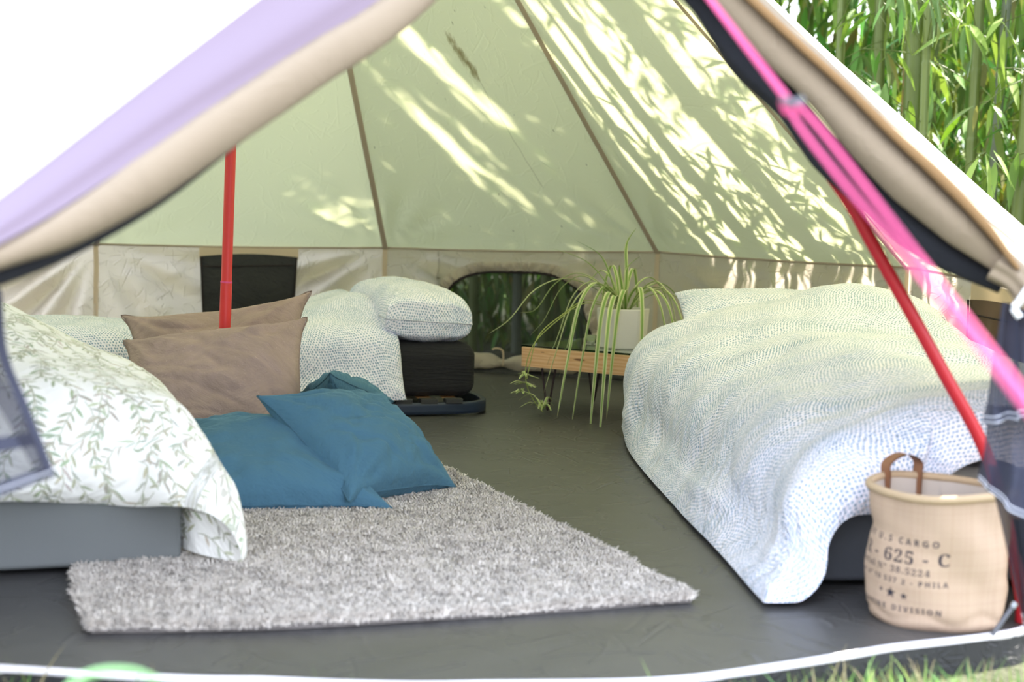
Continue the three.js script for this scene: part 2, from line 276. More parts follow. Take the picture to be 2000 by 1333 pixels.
for (let k = -4; k <= 4; k++) {
  let g;
  if (k === WIN.k) {
    const a = WIN.c - WIN.hw, b = WIN.c + WIN.hw, S = (f) => (u) => f(lerp(a, b, 0.5 - 0.5 * Math.cos(Math.PI * (u - a) / (b - a))));
    const mid = (w0, w1) => grid(70, 14, (q, s) => { const u = lerp(a, b, 0.5 - 0.5 * Math.cos(Math.PI * q)), f0 = typeof w0 === 'function' ? w0(u) : w0, f1 = typeof w1 === 'function' ? w1(u) : w1, w = lerp(f0, f1, s), p = wallPoint(k, u, w); return [p.x, p.y, p.z, u * 1.29 + k, w * 0.54]; });
    g = merge([wallGrid(k, 0, a, 0, 1, 20, 40), mid(0, archW), mid(WIN.sill, 1), wallGrid(k, b, 1, 0, 1, 20, 40)]);
  } else g = wallGrid(k, 0, 1, 0, 1, k >= -1 ? 70 : 20, k >= -1 ? 40 : 10);
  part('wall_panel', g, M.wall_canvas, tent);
  part('rim_seam', sweep(Array.from({ length: 9 }, (_, i) => { const p = rim(k, i / 8), o = V(C.x - p.x, 0, C.z - p.z).normalize(); return p.addScaledVector(o, 0.004); }), 0.0045, { seg: 24, sides: 6 }), M.seam_tape, tent, 'brown stitched seam where roof meets wall');
  part('groundsheet_lip', grid(60, 8, (u, v) => { const p = wallPoint(k, u, 1), o = V(C.x - p.x, 0, C.z - p.z).normalize(), q = 0.5 + 0.5 * fbm(u * 7 + k * 5, v * 1.5, 2, 3); p.addScaledVector(o, 0.014 + 0.05 * (1 - v) * (0.4 + q) + 0.012 * N(u * 22, v * 3, k) * (v < 0.05 ? 1 : 1)); p.y = v * (0.08 + 0.03 * N(u * 9, k)); return [p.x, p.y, p.z, u * 1.3, v * 0.1]; }), M.groundsheet_lip, tent, 'crumpled dark groundsheet edge turned up along the wall');
}
for (let k = -3; k <= 4; k++) {
  const rad = seamDeg(k) * Math.PI / 180, side = V(Math.cos(rad), 0, Math.sin(rad));
  part('wall_seam', grid(3, 16, (u, v) => { const p = SP(k), o = V(C.x - p.x, 0, C.z - p.z).normalize(); p.y = lerp(p.y - 0.004, 0.03, v); p.addScaledVector(o, 0.012).addScaledVector(side, (u - 0.5) * 0.022 + 0.004 * N(v * 4, k)); return [p.x, p.y, p.z, u * 0.02, v * 0.5]; }), M.pale_tape, tent);
}
{ // arched window
  const k = WIN.k, win = new THREE.Group(); win.name = 'window'; tent.add(win);
  const a = WIN.c - WIN.hw, b = WIN.c + WIN.hw, U = (q) => lerp(a, b, 0.5 - 0.5 * Math.cos(Math.PI * q));
  part('insect_screen', grid(60, 16, (q, s) => { const u = U(q), p = wallPoint(k, u, lerp(archW(u), WIN.sill, s), -0.006); return [p.x, p.y, p.z]; }), M.window_screen, win, 'dark insect screen in the arched window');
  part('screen_edge', sweep(Array.from({ length: 41 }, (_, i) => { const u = U(i / 40); return wallPoint(k, u, archW(u) + 0.004, 0.006); }), 0.008, { seg: 120, sides: 6 }), M.binding, win);
  part('gathered_border', grid(220, 8, (q, s) => {
    const u0 = U(q), u = WIN.c + (u0 - WIN.c) * (1 + 0.11 * s), w0 = archW(u0), w = lerp(w0, WIN.sill - (WIN.sill - w0) * 1.09 - 0.008, s), ruf = 0.010 * Math.sin(q * 190 + 6 * N(q * 20)) * Math.sin(Math.PI * s) + 0.006 * Math.sin(q * 83) * s;
    const p = wallPoint(k, clamp(u), Math.max(0.05, w), 0.012 + 0.010 * Math.sin(Math.PI * s) + ruf); return [p.x, p.y, p.z, q * 3, s * 0.1];
  }), M.wall_canvas, win, 'elastic gathered border over the arched window');
  const rp = [], tie = 0.465; for (let i = 0; i <= 30; i++) { const u = lerp(a + 0.02, b - 0.02, i / 30); rp.push(wallPoint(k, u, WIN.sill - 0.035 + 0.02 * Math.exp(-(((u - tie) / 0.05) ** 2)), 0.045)); }
  part('rolled_cover', sweep(rp, (t, th) => { const u = lerp(a, b, t); return (0.036 - 0.019 * Math.exp(-(((u - tie) / 0.035) ** 2))) * (1 + 0.12 * Math.sin(th * 3 + t * 20) + 0.15 * N(t * 9, th)) * sm(-0.02, 0.06, t) * sm(-0.02, 0.06, 1 - t); }, { seg: 90, sides: 16 }), M.wall_canvas, win, 'beige window cover rolled up and tied on the sill');
  const tp = wallPoint(k, tie, WIN.sill - 0.04, 0.08), tq = (x, y, z) => V(tp.x + x, tp.y + y, tp.z + z);
  part('tie_loop', sweep([tq(0.012, -0.02, 0), tq(0.014, 0.02, 0.01), tq(0.008, 0.05, 0.01), tq(-0.02, 0.058, 0.01), tq(-0.035, 0.052, 0.01)], 0.0045, { seg: 24, sides: 6 }), M.pale_tape, win);
}
// mesh pockets
for (const [k, u0, u1, strip, bot, mm, lab] of [[0, 0.355, 0.69, 0.10, 0.66, M.pocket_mesh, 'black mesh pocket hanging from the back wall'], [3, 0.33, 0.66, 0.14, 0.70, M.brown_mesh, 'brown backlit mesh pocket behind the right bed']]) {
  const g = new THREE.Group(); g.name = 'pocket'; g.userData.label = lab; tent.add(g);
  const P = (u, w, o) => { const p = rim(k, u), d = V(C.x - p.x, 0, C.z - p.z).normalize(); p.y = lerp(p.y, -0.005, w); return p.addScaledVector(d, 0.040 + o); };
  part('header_strip', grid(24, 6, (u, v) => { const p = P(lerp(u0 - 0.005, u1 + 0.005, u), lerp(0.005, strip + 0.025 * Math.sin(Math.PI * u) * -1, v), 0); return [p.x, p.y, p.z, u * 0.4, v * 0.06]; }), M.pale_tape, g);
  part('net', grid(40, 30, (u, v) => { const t = 0.012 * v, p = P(lerp(u0 + t * 1.3, u1 - t, u), lerp(strip - 0.02 - 0.025 * Math.sin(Math.PI * u), bot, v), 0.006 + 0.03 * Math.sin(Math.PI * u) * Math.sin(Math.PI * v) + 0.008 * Math.sin(u * 16 + v * 3 + 3 * N(u * 3, v * 3)) * v); return [p.x, p.y, p.z, u * 0.4, v * 0.4]; }), mm, g);
  const line = (f, r = 0.004) => sweep(Array.from({ length: 9 }, (_, i) => f(i / 8)), r, { seg: 24, sides: 6 });
  part('binding', line((t) => P(u0 + 0.0 + 0.012 * t, lerp(strip - 0.02, bot, t), 0.012)), M.binding, g);
  part('binding', line((t) => P(u1 - 0.012 * t, lerp(strip - 0.02, bot, t), 0.012)), M.binding, g);
  part('binding', line((t) => P(lerp(u0 + 0.01, u1 - 0.01, t), strip + 0.065 - 0.02 * t, 0.034 * Math.sin(Math.PI * t) * 0.4 + 0.018), 0.003), M.binding, g);
  part('binding', line((t) => P(lerp(u0 + 0.01, u1 - 0.01, t), bot, 0.014)), M.binding, g);
}
// front door: canvas panels either side of the A-frame
const AAP = V(0.024, 1.47, -2.75);
const curveOf = (pts) => new THREE.CatmullRomCurve3(pts.map((p) => V(...p)), false, 'centripetal');
const RIDGE = [[-0.044, 1.363, -2.593], [-0.17, 1.208, -2.382], [-0.268, 1.088, -2.219], [-0.432, 0.889, -1.951], [-0.553, 0.741, -1.755], [-0.591, 0.696, -1.695], [-0.673, 0.597, -1.566], [-0.86, 0.42, -1.38], [-1.0, 0.24, -1.26]];
const FOLD = [[-0.004, 1.308, -2.563], [-0.108, 1.129, -2.352], [-0.199, 1.002, -2.189], [-0.381, 0.831, -1.921], [-0.513, 0.702, -1.725], [-0.557, 0.666, -1.665], [-0.658, 0.597, -1.536], [-0.85, 0.39, -1.36], [-1.0, 0.21, -1.25]];
const ridgeL = curveOf([[0.024, 1.47, -2.75], ...RIDGE]), foldL = curveOf([[0.024, 1.44, -2.75], ...FOLD]);
{
  const door = new THREE.Group(); door.name = 'door_flap'; door.userData.label = 'left door side with outer canvas whose shade is painted lavender, beige roll and black netting'; tent.add(door);
  const S = SP(-4), top = APEX;
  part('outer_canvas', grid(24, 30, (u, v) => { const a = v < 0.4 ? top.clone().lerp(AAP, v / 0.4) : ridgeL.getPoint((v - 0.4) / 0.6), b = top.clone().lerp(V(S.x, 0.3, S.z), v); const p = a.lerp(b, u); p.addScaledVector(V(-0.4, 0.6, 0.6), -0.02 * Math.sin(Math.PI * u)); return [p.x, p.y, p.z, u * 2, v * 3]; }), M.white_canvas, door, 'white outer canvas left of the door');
  part('shade_painted_fold', grid(8, 60, (u, v) => { const p = ridgeL.getPoint(v).lerp(foldL.getPoint(v), u), q = sm(0, 0.15, v); p.addScaledVector(V(0.75, -0.1, 0.6), q * (0.012 * Math.sin(Math.PI * u) + 0.004 * Math.sin(u * 9 + v * 7 + 2 * N(v * 4)))); return [p.x, p.y, p.z, u * 0.2, v * 2]; }), M.shade_painted_canvas, door, 'fold of the outer canvas over the roll, its shade painted lavender');
  const B = [[0.022, 1.28, -2.583, 0.0272], [-0.188, 0.984, -2.206, 0.0246], [-0.271, 0.906, -2.085, 0.0256], [-0.37, 0.81, -1.939, 0.0268], [-0.447, 0.734, -1.826, 0.0278], [-0.51, 0.681, -1.739, 0.0219], [-0.559, 0.652, -1.68, 0.014], [-0.636, 0.61, -1.59, 0.008], [-0.85, 0.40, -1.39, 0.008]];
  const rad = (L, k = 1) => (t) => { const s = t * (L.length - 1), i = Math.min(L.length - 2, Math.floor(s)); return lerp(L[i][3], L[i + 1][3], s - i) * k; };
  const byIndex = (L) => { // even in index, so that radii follow
    const c = curveOf(L); return Array.from({ length: 61 }, (_, i) => c.getPoint(i / 60)); };
  const rb = rad(B, 1.06);
  part('lining_roll', sweep(byIndex(B), (t, th) => rb(t) * (1 + 0.10 * Math.sin(th * 2 + t * 6)), { seg: 90, sides: 22 }), M.beige_lining, door, 'rolled beige inner lining');
  const K = [[-0.327, 0.824, -2.017, 0.0014], [-0.383, 0.763, -1.932, 0.0031], [-0.433, 0.713, -1.86, 0.005], [-0.483, 0.674, -1.794, 0.0065], [-0.527, 0.647, -1.742, 0.0088], [-0.568, 0.628, -1.697, 0.010], [-0.648, 0.597, -1.614, 0.0134], [-0.85, 0.39, -1.40, 0.014]];
  part('netting_roll', sweep(byIndex(K), rad(K, 1.05), { seg: 70, sides: 14 }), M.black_netting, door, 'rolled black insect netting');
}
const TAN = [[0.185, 1.259, -2.638, 0.011], [0.286, 1.161, -2.594, 0.0108], [0.378, 1.07, -2.554, 0.0111], [0.458, 0.991, -2.519, 0.0098], [0.522, 0.93, -2.492, 0.01], [0.599, 0.85, -2.459, 0.0105], [0.664, 0.787, -2.431, 0.0131], [0.732, 0.713, -2.403, 0.0106], [0.782, 0.646, -2.384, 0.0056]];
{
  const door = new THREE.Group(); door.name = 'door_flap'; door.userData.label = 'right door side rolled up and tied with a white cord'; tent.add(door);
  const byIndex = (L) => { const c = curveOf(L); return Array.from({ length: 61 }, (_, i) => c.getPoint(i / 60)); };
  const rad = (L, k = 1) => (t) => { const s = t * (L.length - 1), i = Math.min(L.length - 2, Math.floor(s)); return lerp(L[i][3], L[i + 1][3], s - i) * k; };
  const Q = curveOf([[0.04, 1.46, -2.73], ...TAN]), S = SP(5);
  part('outer_canvas', grid(12, 60, (u, v) => {
    const a = v < 0.4 ? APEX.clone().lerp(V(0.04, 1.46, -2.73), v / 0.4) : Q.getPoint((v - 0.4) / 0.6), w = v < 0.4 ? lerp(1, 0.44, v / 0.4) : lerp(0.44, 0.0, (v - 0.4) / 0.6), b = S.clone().lerp(APEX, w), p = a.lerp(b, u);
    p.addScaledVector(V(-0.3, -0.3, -0.6), 0.05 * Math.sin(Math.PI * u) * sm(0.1, 0.5, v)); return [p.x, p.y, p.z, u, v * 3];
  }), M.beige_lining, door, 'shaded mauve canvas between seam and roll');
  part('side_wall', grid(8, 8, (u, v) => { const p = S.clone().lerp(V(0.93, 0.56, -2.66), u); p.y = lerp(p.y, 0, v); return [p.x, p.y, p.z]; }), M.wall_canvas, door);
  part('edging', sweep(byIndex(TAN), rad(TAN, 0.7), { seg: 70, sides: 10 }), M.tan_edging, door, 'tan edging strip');
  const B = [[0.06, 1.36, -2.73, 0.02], [0.153, 1.269, -2.694, 0.0247], [0.258, 1.169, -2.648, 0.0243], [0.349, 1.076, -2.608, 0.0261], [0.435, 0.983, -2.571, 0.0267], [0.5, 0.92, -2.543, 0.0271], [0.571, 0.841, -2.513, 0.0327], [0.635, 0.776, -2.486, 0.0337], [0.712, 0.704, -2.453, 0.0267], [0.79, 0.632, -2.424, 0.0086]];
  const rb = rad(B, 1.04);
  part('lining_roll', sweep(byIndex(B), (t, th) => rb(t) * (1 + 0.08 * Math.sin(th * 3 + t * 5) * sm(0.3, 0.8, t)), { seg: 90, sides: 22 }), M.beige_lining, door, 'rolled beige inner lining');
  const K = [[0.03, 1.355, -2.77, 0.009], [0.115, 1.274, -2.749, 0.0105], [0.217, 1.171, -2.704, 0.0145], [0.307, 1.075, -2.664, 0.0165], [0.382, 0.977, -2.631, 0.025], [0.456, 0.903, -2.6, 0.0235], [0.516, 0.824, -2.574, 0.0295], [0.586, 0.755, -2.545, 0.0265], [0.674, 0.677, -2.509, 0.0265], [0.784, 0.615, -2.465, 0.013]];
  const rk = rad(K, 1.02);
  part('netting_roll', sweep(byIndex(K), (t, th) => rk(t) * (1 + 0.07 * Math.sin(th * 5 + t * 9)), { seg: 90, sides: 18 }), M.black_netting, door, 'rolled black insect netting');
  const H = [[0.05, 1.36, -2.80], [0.2, 1.213, -2.784], [0.298, 1.093, -2.742], [0.34, 1.039, -2.724], [0.396, 0.968, -2.7], [0.461, 0.895, -2.672], [0.505, 0.84, -2.654], [0.551, 0.797, -2.634], [0.60, 0.755, -2.60]];
  part('loose_netting', grid(4, 40, (u, v) => { const p = curveOf(H).getPoint(v).lerp(curveOf(K).getPoint(clamp(v * 0.72 + 0.02)), u); return [p.x, p.y, p.z]; }), M.mesh_screen, door);
  part('netting_hem', sweep(byIndex(H), 0.0048, { seg: 60, sides: 6 }), M.black_netting, door);
  part('gather', sweep([[0.76, 0.650, -2.425], [0.785, 0.633, -2.415], [0.80, 0.612, -2.41], [0.806, 0.585, -2.41]], (t, th) => (0.024 - 0.009 * t) * (1 + 0.16 * Math.sin(th * 6)), { seg: 24, sides: 36 }), M.beige_lining, door, 'bunched canvas under the tie');
  part('tie_cord', merge([sweep([[0.835, 0.66, -2.38], [0.812, 0.640, -2.375], [0.792, 0.607, -2.38], [0.783, 0.59, -2.385]], 0.0062, { seg: 24, sides: 8 }), sweep([[0.783, 0.592, -2.385], [0.779, 0.584, -2.385], [0.788, 0.571, -2.385]], 0.0062, { seg: 12, sides: 8 })]), M.white_cord, door, 'white tie cord with a knot');
  // hanging netting in three tiers
  const drape = (nm, topL, botL, z0, pleat, mat, hemMat) => {
    const tc = curveOf(topL), bc = curveOf(botL);
    const P = (u, v, o = 0) => { const p = tc.getPoint(u).lerp(bc.getPoint(u), v); const f = pleat * (0.35 + 0.65 * v); p.z += f * Math.sin(u * 21 + 2 * N(u * 4, v * 2, z0)) + o; p.x += f * 0.5 * Math.cos(u * 17 + v * 2) * Math.sin(Math.PI * u); return p; };
    part(nm, grid(70, 40, (u, v) => { const p = P(u, v * 0.93); return [p.x, p.y, p.z, u, v]; }), mat, door);
    part('hem', grid(70, 3, (u, v) => { const p = P(u, lerp(0.92, 1, v), 0.002); return [p.x, p.y, p.z, u, v]; }), hemMat, door);
    for (const v of [0.935, 0.98]) part('stitching', sweep(Array.from({ length: 50 }, (_, i) => P(i / 49, v, 0.004)), 0.0009, { seg: 98, sides: 4 }), M.white_thread, door);
  };
  drape('hanging_netting', [[0.768, 0.592, -2.41], [0.79, 0.59, -2.405], [0.815, 0.588, -2.41]], [[0.738, 0.402, -2.38], [0.79, 0.418, -2.33], [0.86, 0.414, -2.34]], 1, 0.018, M.navy_mesh, M.navy_hem);
  drape('hanging_netting', [[0.755, 0.43, -2.41], [0.80, 0.43, -2.39], [0.86, 0.43, -2.40]], [[0.738, 0.312, -2.39], [0.752, 0.29, -2.32], [0.80, 0.262, -2.24], [0.86, 0.24, -2.22]], 2, 0.014, M.navy_mesh, M.navy_hem);
  drape('hanging_netting', [[0.768, 0.33, -2.44], [0.80, 0.33, -2.42], [0.87, 0.33, -2.42]], [[0.855, 0.06, -2.50], [0.87, 0.03, -2.48], [0.90, 0.03, -2.47]], 3, 0.012, M.navy_mesh, M.navy_hem);
}
// loose netting corner at the left
{
  const net = new THREE.Group(); net.name = 'loose_netting_corner'; net.userData.label = 'grey see-through netting corner with hems hanging at the left'; tent.add(net);
  const L1 = curveOf([[-0.620, 0.605, -1.86], [-0.609, 0.528, -1.85], [-0.582, 0.46, -1.85], [-0.551, 0.379, -1.85]]), L0 = curveOf([[-0.80, 0.60, -1.72], [-0.76, 0.52, -1.72], [-0.72, 0.44, -1.71], [-0.68, 0.338, -1.70]]);
  const P = (u, v, o = 0) => { const p = L1.getPoint(v).lerp(L0.getPoint(v), u); p.z += 0.010 * Math.sin(u * 8 + v * 5) * u + o; return p; };
  part('net', grid(30, 30, (u, v) => { const p = P(u, v); return [p.x, p.y, p.z]; }), M.grey_mesh, net);
  part('net_fold', grid(12, 30, (u, v) => { const p = P(lerp(0.04 + 0.10 * (1 - v), 0.22 + 0.16 * (1 - v), u) * (1 - v * 0.55), v, 0.006); return [p.x, p.y, p.z]; }), M.grey_mesh, net);
  part('hem', grid(30, 3, (u, v) => { const p = P(u, lerp(0.945, 1.0, v), 0.003); return [p.x, p.y, p.z]; }), M.grey_hem, net);
  part('hem', grid(4, 30, (u, v) => { const p = P(u * 0.06, v, 0.003); return [p.x, p.y, p.z]; }), M.grey_hem, net);
  part('hem', grid(30, 3, (u, v) => { const p = P(u, lerp(0.78, 0.84, v) + 0.06 * u * -1, 0.004); return [p.x, p.y, p.z]; }), M.grey_hem, net);
  part('stitching', sweep(Array.from({ length: 30 }, (_, i) => P(i / 29, 0.972, 0.006)), 0.001, { seg: 60, sides: 4 }), M.white_thread, net);
}
part('groundsheet_skirt', grid(240, 4, (u, v) => { const d = u * 360 - 143, p = polar(d, edgeR(d) + 0.003 + 0.006 * N(u * 90, v) * v); return [p.x, -0.001 - v * 0.056, p.z, u * 15, v * 0.05]; }), M.groundsheet_lip, tent, 'black outer rim of the groundsheet down to the grass');
// piping at the front sill
part('sill_piping', sweep(Array.from({ length: 61 }, (_, i) => { const d = lerp(122, 214, i / 60), p = polar(d, edgeR(d) - 0.004); p.y = 0.002 + 0.002 * N(i * 0.3); return p; }), (t) => 0.0078 + 0.001 * N(t * 30), { seg: 240, sides: 8 }), M.piping, tent, 'white piped edge of the groundsheet along the door sill');

// ---------------------------------------------------------------- poles and guyline
{
  const pole = thing('tent_pole', 'upright bright red centre pole standing between the brown pillows', 'tent pole', [C.x, 0, C.z]);
  part('lower_tube', tube([-0.012, 0, 0], [0, 0.485, 0], 0.0172, 20), M.red_pole, pole);
  part('upper_tube', tube([0, 0.486, 0], [0.05, 2.74, 0], 0.0158, 20), M.red_pole, pole);
  part('joint_ring', tube([-0.0003, 0.483, 0], [0, 0.488, 0], 0.0176, 20), M.pink_cord, pole);
  const ap = thing('door_pole', 'bowed dark red door pole leaning across the right bed', 'tent pole');
  part('tube', sweep([[0.026, 1.455, -2.74], [0.324, 1.091, -2.72], [0.522, 0.833, -2.72], [0.591, 0.742, -2.72], [0.628, 0.681, -2.72], [0.77, 0.447, -2.72], [0.851, 0.307, -2.72], [0.91, 0.127, -2.72], [0.935, 0.015, -2.72]], 0.0117, { seg: 80, sides: 16 }), M.dark_red_pole, ap);
  part('foot', tube([0.935, 0.0, -2.72], [0.935, 0.03, -2.72], 0.0145, 16), M.dark_red_pole, ap);
  const lp = thing('door_pole', 'red door pole on the left, behind the rolled door flap', 'tent pole');
  part('tube', sweep([[0.020, 1.455, -2.75], [-0.5, 1.05, -2.68], [-1.05, 0.57, -2.52], [-1.5, 0.0, -2.36]], 0.0117, { seg: 50, sides: 14 }), M.dark_red_pole, lp);
  const gl = thing('guyline', 'neon pink guyline doubled below a grey slider, running towards the lawn', 'guyline');
  const A = V(0.023, 1.447, -2.681), B = V(0.264, 0.824, -1.499), D = V(0.358, 0.593, -1.064), E2 = D.clone().addScaledVector(D.clone().sub(B), 2.62);
  part('upper_cord', sweep([A, A.clone().lerp(B, 0.5), B], 0.0034, { seg: 8, sides: 8 }), M.pink_cord, gl);
  const side = V(0.0060, 0.0046, 0);
  for (const s of [1, -1]) part('lower_cord', sweep([B.clone().addScaledVector(side, s * 0.25), B.clone().addScaledVector(D.clone().sub(B), 0.04).addScaledVector(side, s * 0.72), D.clone().addScaledVector(side, s * 0.32), E2.clone().addScaledVector(side, s * 0.5)], 0.0023, { seg: 24, sides: 8 }), M.pink_cord, gl);
  part('slider', sweep([B.clone().add(V(-0.0105, 0.004, 0.004)), B.clone().add(V(0.004, 0.0, 0.004)), B.clone().add(V(0.010, 0.005, 0.0))], 0.0045, { seg: 12, sides: 10 }), M.grey_plastic, gl);
  part('slider', sweep([B.clone().add(V(-0.0105, 0.004, 0.004)), B.clone().add(V(-0.004, -0.008, 0.004)), B.clone().add(V(0.006, -0.006, 0.004))], 0.0028, { seg: 12, sides: 10 }), M.pink_cord, gl);
  part('ground_peg', tube([E2.x - 0.02, -0.2, E2.z + 0.05], [E2.x, E2.y + 0.02, E2.z], 0.004, 8), M.metal, gl);
}

// ---------------------------------------------------------------- cloth builders
// print that runs along the cloth: uv from lengths measured over the surface
function arcUV(g, nu, nv, ou = 0, ov = 0) {
  const p = g.attributes.position, t = g.attributes.uv, w = nu + 1, h = nv + 1, mi = nu >> 1, mj = nv >> 1, D = (i, j) => Math.hypot(p.getX(i) - p.getX(j), p.getY(i) - p.getY(j), p.getZ(i) - p.getZ(j)), U = new Float32Array(w * h), W = new Float32Array(w * h);
  for (let j = 0; j < h; j++) { for (let i = mi + 1; i < w; i++) U[j * w + i] = U[j * w + i - 1] + D(j * w + i, j * w + i - 1); for (let i = mi - 1; i >= 0; i--) U[j * w + i] = U[j * w + i + 1] - D(j * w + i, j * w + i + 1); }
  for (let i = 0; i < w; i++) { for (let j = mj + 1; j < h; j++) W[j * w + i] = W[(j - 1) * w + i] + D(j * w + i, (j - 1) * w + i); for (let j = mj - 1; j >= 0; j--) W[j * w + i] = W[(j + 1) * w + i] - D(j * w + i, (j + 1) * w + i); }
  for (let k = 0; k < w * h; k++) t.setXY(k, U[k] + ou, W[k] + ov);
  return g;
}
// cushion between four corners (P00, P10, P11, P01), plump by th
function cushionGeo(c, th, { pull = 0.07, n = 56, seed = 1, wr = 1, ears = 0.0, pw = 0.42, folds = 0, uvs = [0.5, 0.45], sag } = {}) {
  const [a, b, d, e] = c.map((p) => V(...p)), nrm = V().crossVectors(b.clone().sub(a).add(d).sub(e), e.clone().sub(a).add(d).sub(b)).normalize();
  const side = (k) => grid(n, n, (u, v) => {
    let s = u * 2 - 1, t = v * 2 - 1; s = Math.sign(s) * (1 - Math.pow(1 - Math.abs(s), 1.25)); t = Math.sign(t) * (1 - Math.pow(1 - Math.abs(t), 1.25));
    const edge = Math.pow(Math.max(0, (1 - s * s) * (1 - t * t)), pw), cs = Math.abs(s * t);
    const S = s * (1 - pull * (1 - Math.pow(Math.abs(t), 3)) ) * (1 + ears * cs ** 6), T = t * (1 - pull * (1 - Math.pow(Math.abs(s), 3))) * (1 + ears * cs ** 6);
    const p = a.clone().lerp(b, (S + 1) / 2).lerp(e.clone().lerp(d, (S + 1) / 2), (T + 1) / 2);
    let w = 0; // creases fan out of the corners and run in from the seams
    for (const [i, j] of [[-1, -1], [1, -1], [1, 1], [-1, 1]]) { const x = s - i, y = t - j, r = Math.hypot(x, y), an = Math.atan2(y * j, x * i); w += 0.10 * Math.sin(an * 11 + seed * i + j * 2 + 2 * N(an * 2, r, seed)) * Math.exp(-(((r - 0.45) / 0.34) ** 2)); }
    const m = Math.max(Math.abs(s), Math.abs(t)), along = Math.abs(s) > Math.abs(t) ? t : s; w += 0.06 * N(along * 9, m * 1.5, seed * 3 + k) * sm(0.35, 0.85, m);
    w += 0.16 * fbm(s * 1.4 + seed, t * 1.4, k * 2, 3);
    if (folds) { const q = 1 - Math.min(1, Math.abs(N(s * 1.3 + seed, t * 3.1 + 0.9 * s, 2.5 + k)) * 3.2), q2 = 1 - Math.min(1, Math.abs(N(s * 3.2 + seed * 2, t * 2.2 - 1.4 * s, 7)) * 4); w -= folds * (0.34 * q * q + 0.2 * q2 * q2) * sm(1.0, 0.55, m * (0.7 + 0.3 * N(s * 2, t * 2, seed))); }
    let h = th * edge * (1 + wr * w); if (sag) h *= sag(s, t);
    p.addScaledVector(nrm, k * h / 2 * (k > 0 ? 1.1 : 0.9)); if (p.y < 0.004) p.y = 0.004 + (p.y - 0.004) * 0.02;
    return [p.x, p.y, p.z, u * uvs[0], v * uvs[1]];
  }, { flip: k < 0 });
  const A1 = side(1), A2 = side(-1);
  for (const g of [A1, A2]) arcUV(g, n, n, seed * 0.13, seed * 0.29);
  return { geo: merge([A1, A2]), seam: (r = 0.0022) => { const pts = []; for (const [f, rev] of [[(q) => [q, -1]], [(q) => [1, q]], [(q) => [-q, 1]], [(q) => [-1, -q]]]) for (let i = 0; i < 12; i++) { const [s, t] = f(i / 6 - 1), cs = Math.abs(s * t), S = s * (1 - pull * (1 - Math.pow(Math.abs(t), 3))) * (1 + ears * cs ** 6), T = t * (1 - pull * (1 - Math.pow(Math.abs(s), 3))) * (1 + ears * cs ** 6), p = a.clone().lerp(b, (S + 1) / 2).lerp(e.clone().lerp(d, (S + 1) / 2), (T + 1) / 2); p.y = Math.max(p.y, 0.004); pts.push(p); } pts.push(pts[0]); return sweep(pts, r, { seg: 140, sides: 5, caps: false }); } };
}
function cushion(name, label, cat, corners, th, mat, o = {}, group) {
  const base = corners.reduce((m, p) => [m[0] + p[0] / 4, Math.min(m[1], p[1]), m[2] + p[2] / 4], [0, 9, 0]); base[1] = Math.max(0, base[1]);
  const t = thing(name, label, cat, base, 0, group), { geo, seam } = cushionGeo(corners, th, o);
  geo.translate(-base[0], -base[1], -base[2]); part('cover', geo, mat, t); const s = seam(); s.translate(-base[0], -base[1], -base[2]); part('seam', s, mat, t); return t;
}
